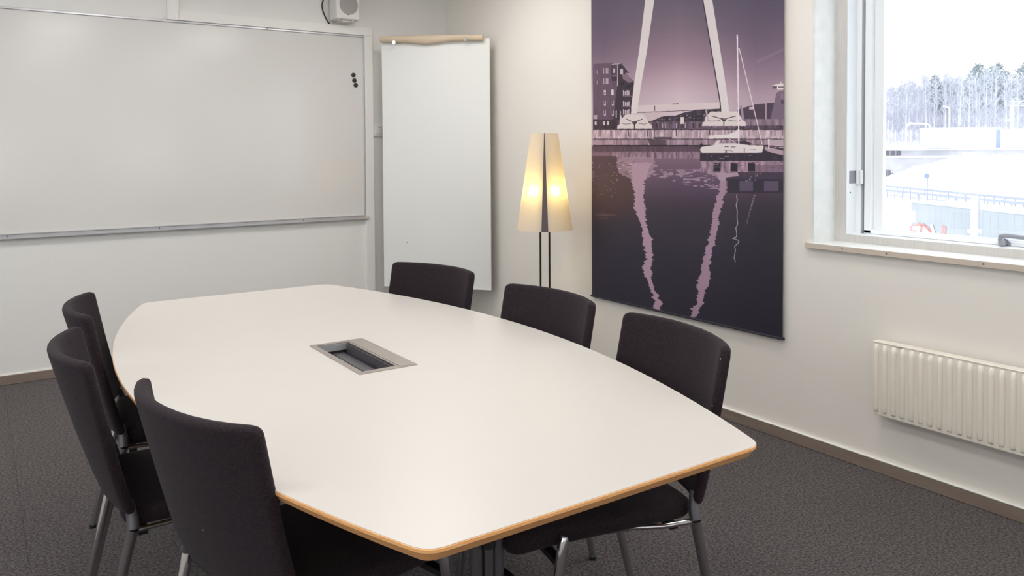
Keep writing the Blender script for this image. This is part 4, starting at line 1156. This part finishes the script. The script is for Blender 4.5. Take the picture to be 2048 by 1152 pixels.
def pine_tree(seed, H):
    rg = random.Random(seed); bt = BM(); bc = BM()
    tube(bt, [(0, 0, 0), (0.1, 0, H * 0.5), (0, 0.1, H * 0.97)], [0.2, 0.15, 0.04], 6)
    for k in range(380):
        t = rg.uniform(0.45, 1.0); a = rg.uniform(0, 2 * math.pi); R_ = 2.9 * (1 - ((t - 0.62) / 0.42) ** 2) if t > 0.62 else 2.9 * ((t - 0.40) / 0.22)
        rr = max(0.25, R_) * rg.random() ** 0.5; c = Vector((rr * math.cos(a), rr * math.sin(a), H * t + rg.uniform(-.4, .4)))
        for j in range(9):
            dd = Vector((rg.uniform(-1, 1), rg.uniform(-1, 1), rg.uniform(-0.3, 0.9))).normalized() * rg.uniform(0.25, 0.55)
            sd = dd.cross(Vector((rg.uniform(-1, 1), rg.uniform(-1, 1), 0.3))).normalized() * 0.09
            bc.faces.new([bc.verts.new(c + sd), bc.verts.new(c - sd), bc.verts.new(c + dd)])
    return bt, bc
protos = []
for sd in range(5):
    bt, bc = bare_tree(sd + 1, 15.0)
    r = empty('bare_tree', (0, 0, 0), 0, 'bare haze-pale tree in the winter forest beyond the yard', 'tree', 'bare trees of the forest')
    new_obj('trunk', bt, m_trunk, r); new_obj('crown', bc, m_twig, r); protos.append(r)
pines = []
for sd in range(2):
    bt, bc = pine_tree(sd + 20, 16.5)
    r = empty('pine_tree', (0, 0, 0), 0, 'grey-green pine rising among the bare trees of the forest', 'tree', 'pines of the forest')
    new_obj('trunk', bt, m_trunk, r); new_obj('crown', bc, m_pine, r); pines.append(r)
rg = random.Random(11); used = set()
def plant(pr, px, D, s):
    o = pr if pr.name not in used else copy_tree(pr)
    used.add(pr.name)
    p = at(px, 290, D); o.location = (p.x, p.y, 2.3 + (0.9 if D > 170 else 0)); o.rotation_euler = (0, 0, rg.uniform(0, 6.28)); o.scale = (s, s, s * rg.uniform(0.92, 1.04))
N = 0
for row, (D, n) in enumerate(((160, 22), (170, 26), (182, 30), (196, 34), (212, 40), (230, 44))):
    for k in range(n):
        px = 1735 + (345 / n) * (k + rg.uniform(0.1, 0.9))
        hgt = 0.86 + 0.13 * (px > 1840) + 0.04 * math.sin(px * 0.08) + (D - 160) * 0.0034 + rg.uniform(-0.06, 0.06)
        plant(protos[(k + row * 2) % 5], px, D, hgt)
for px, D, s in ((1868, 172, 0.80), (1880, 176, 0.78), (1955, 172, 0.95), (1968, 178, 0.98), (1984, 174, 0.97), (1996, 180, 1.0), (2012, 178, 0.96), (2040, 172, 0.96), (2052, 178, 1.02), (1948, 184, 1.02), (1940, 178, 0.93), (1895, 184, 0.82)):
    plant(pines[int(px) % 2], px, D, s)
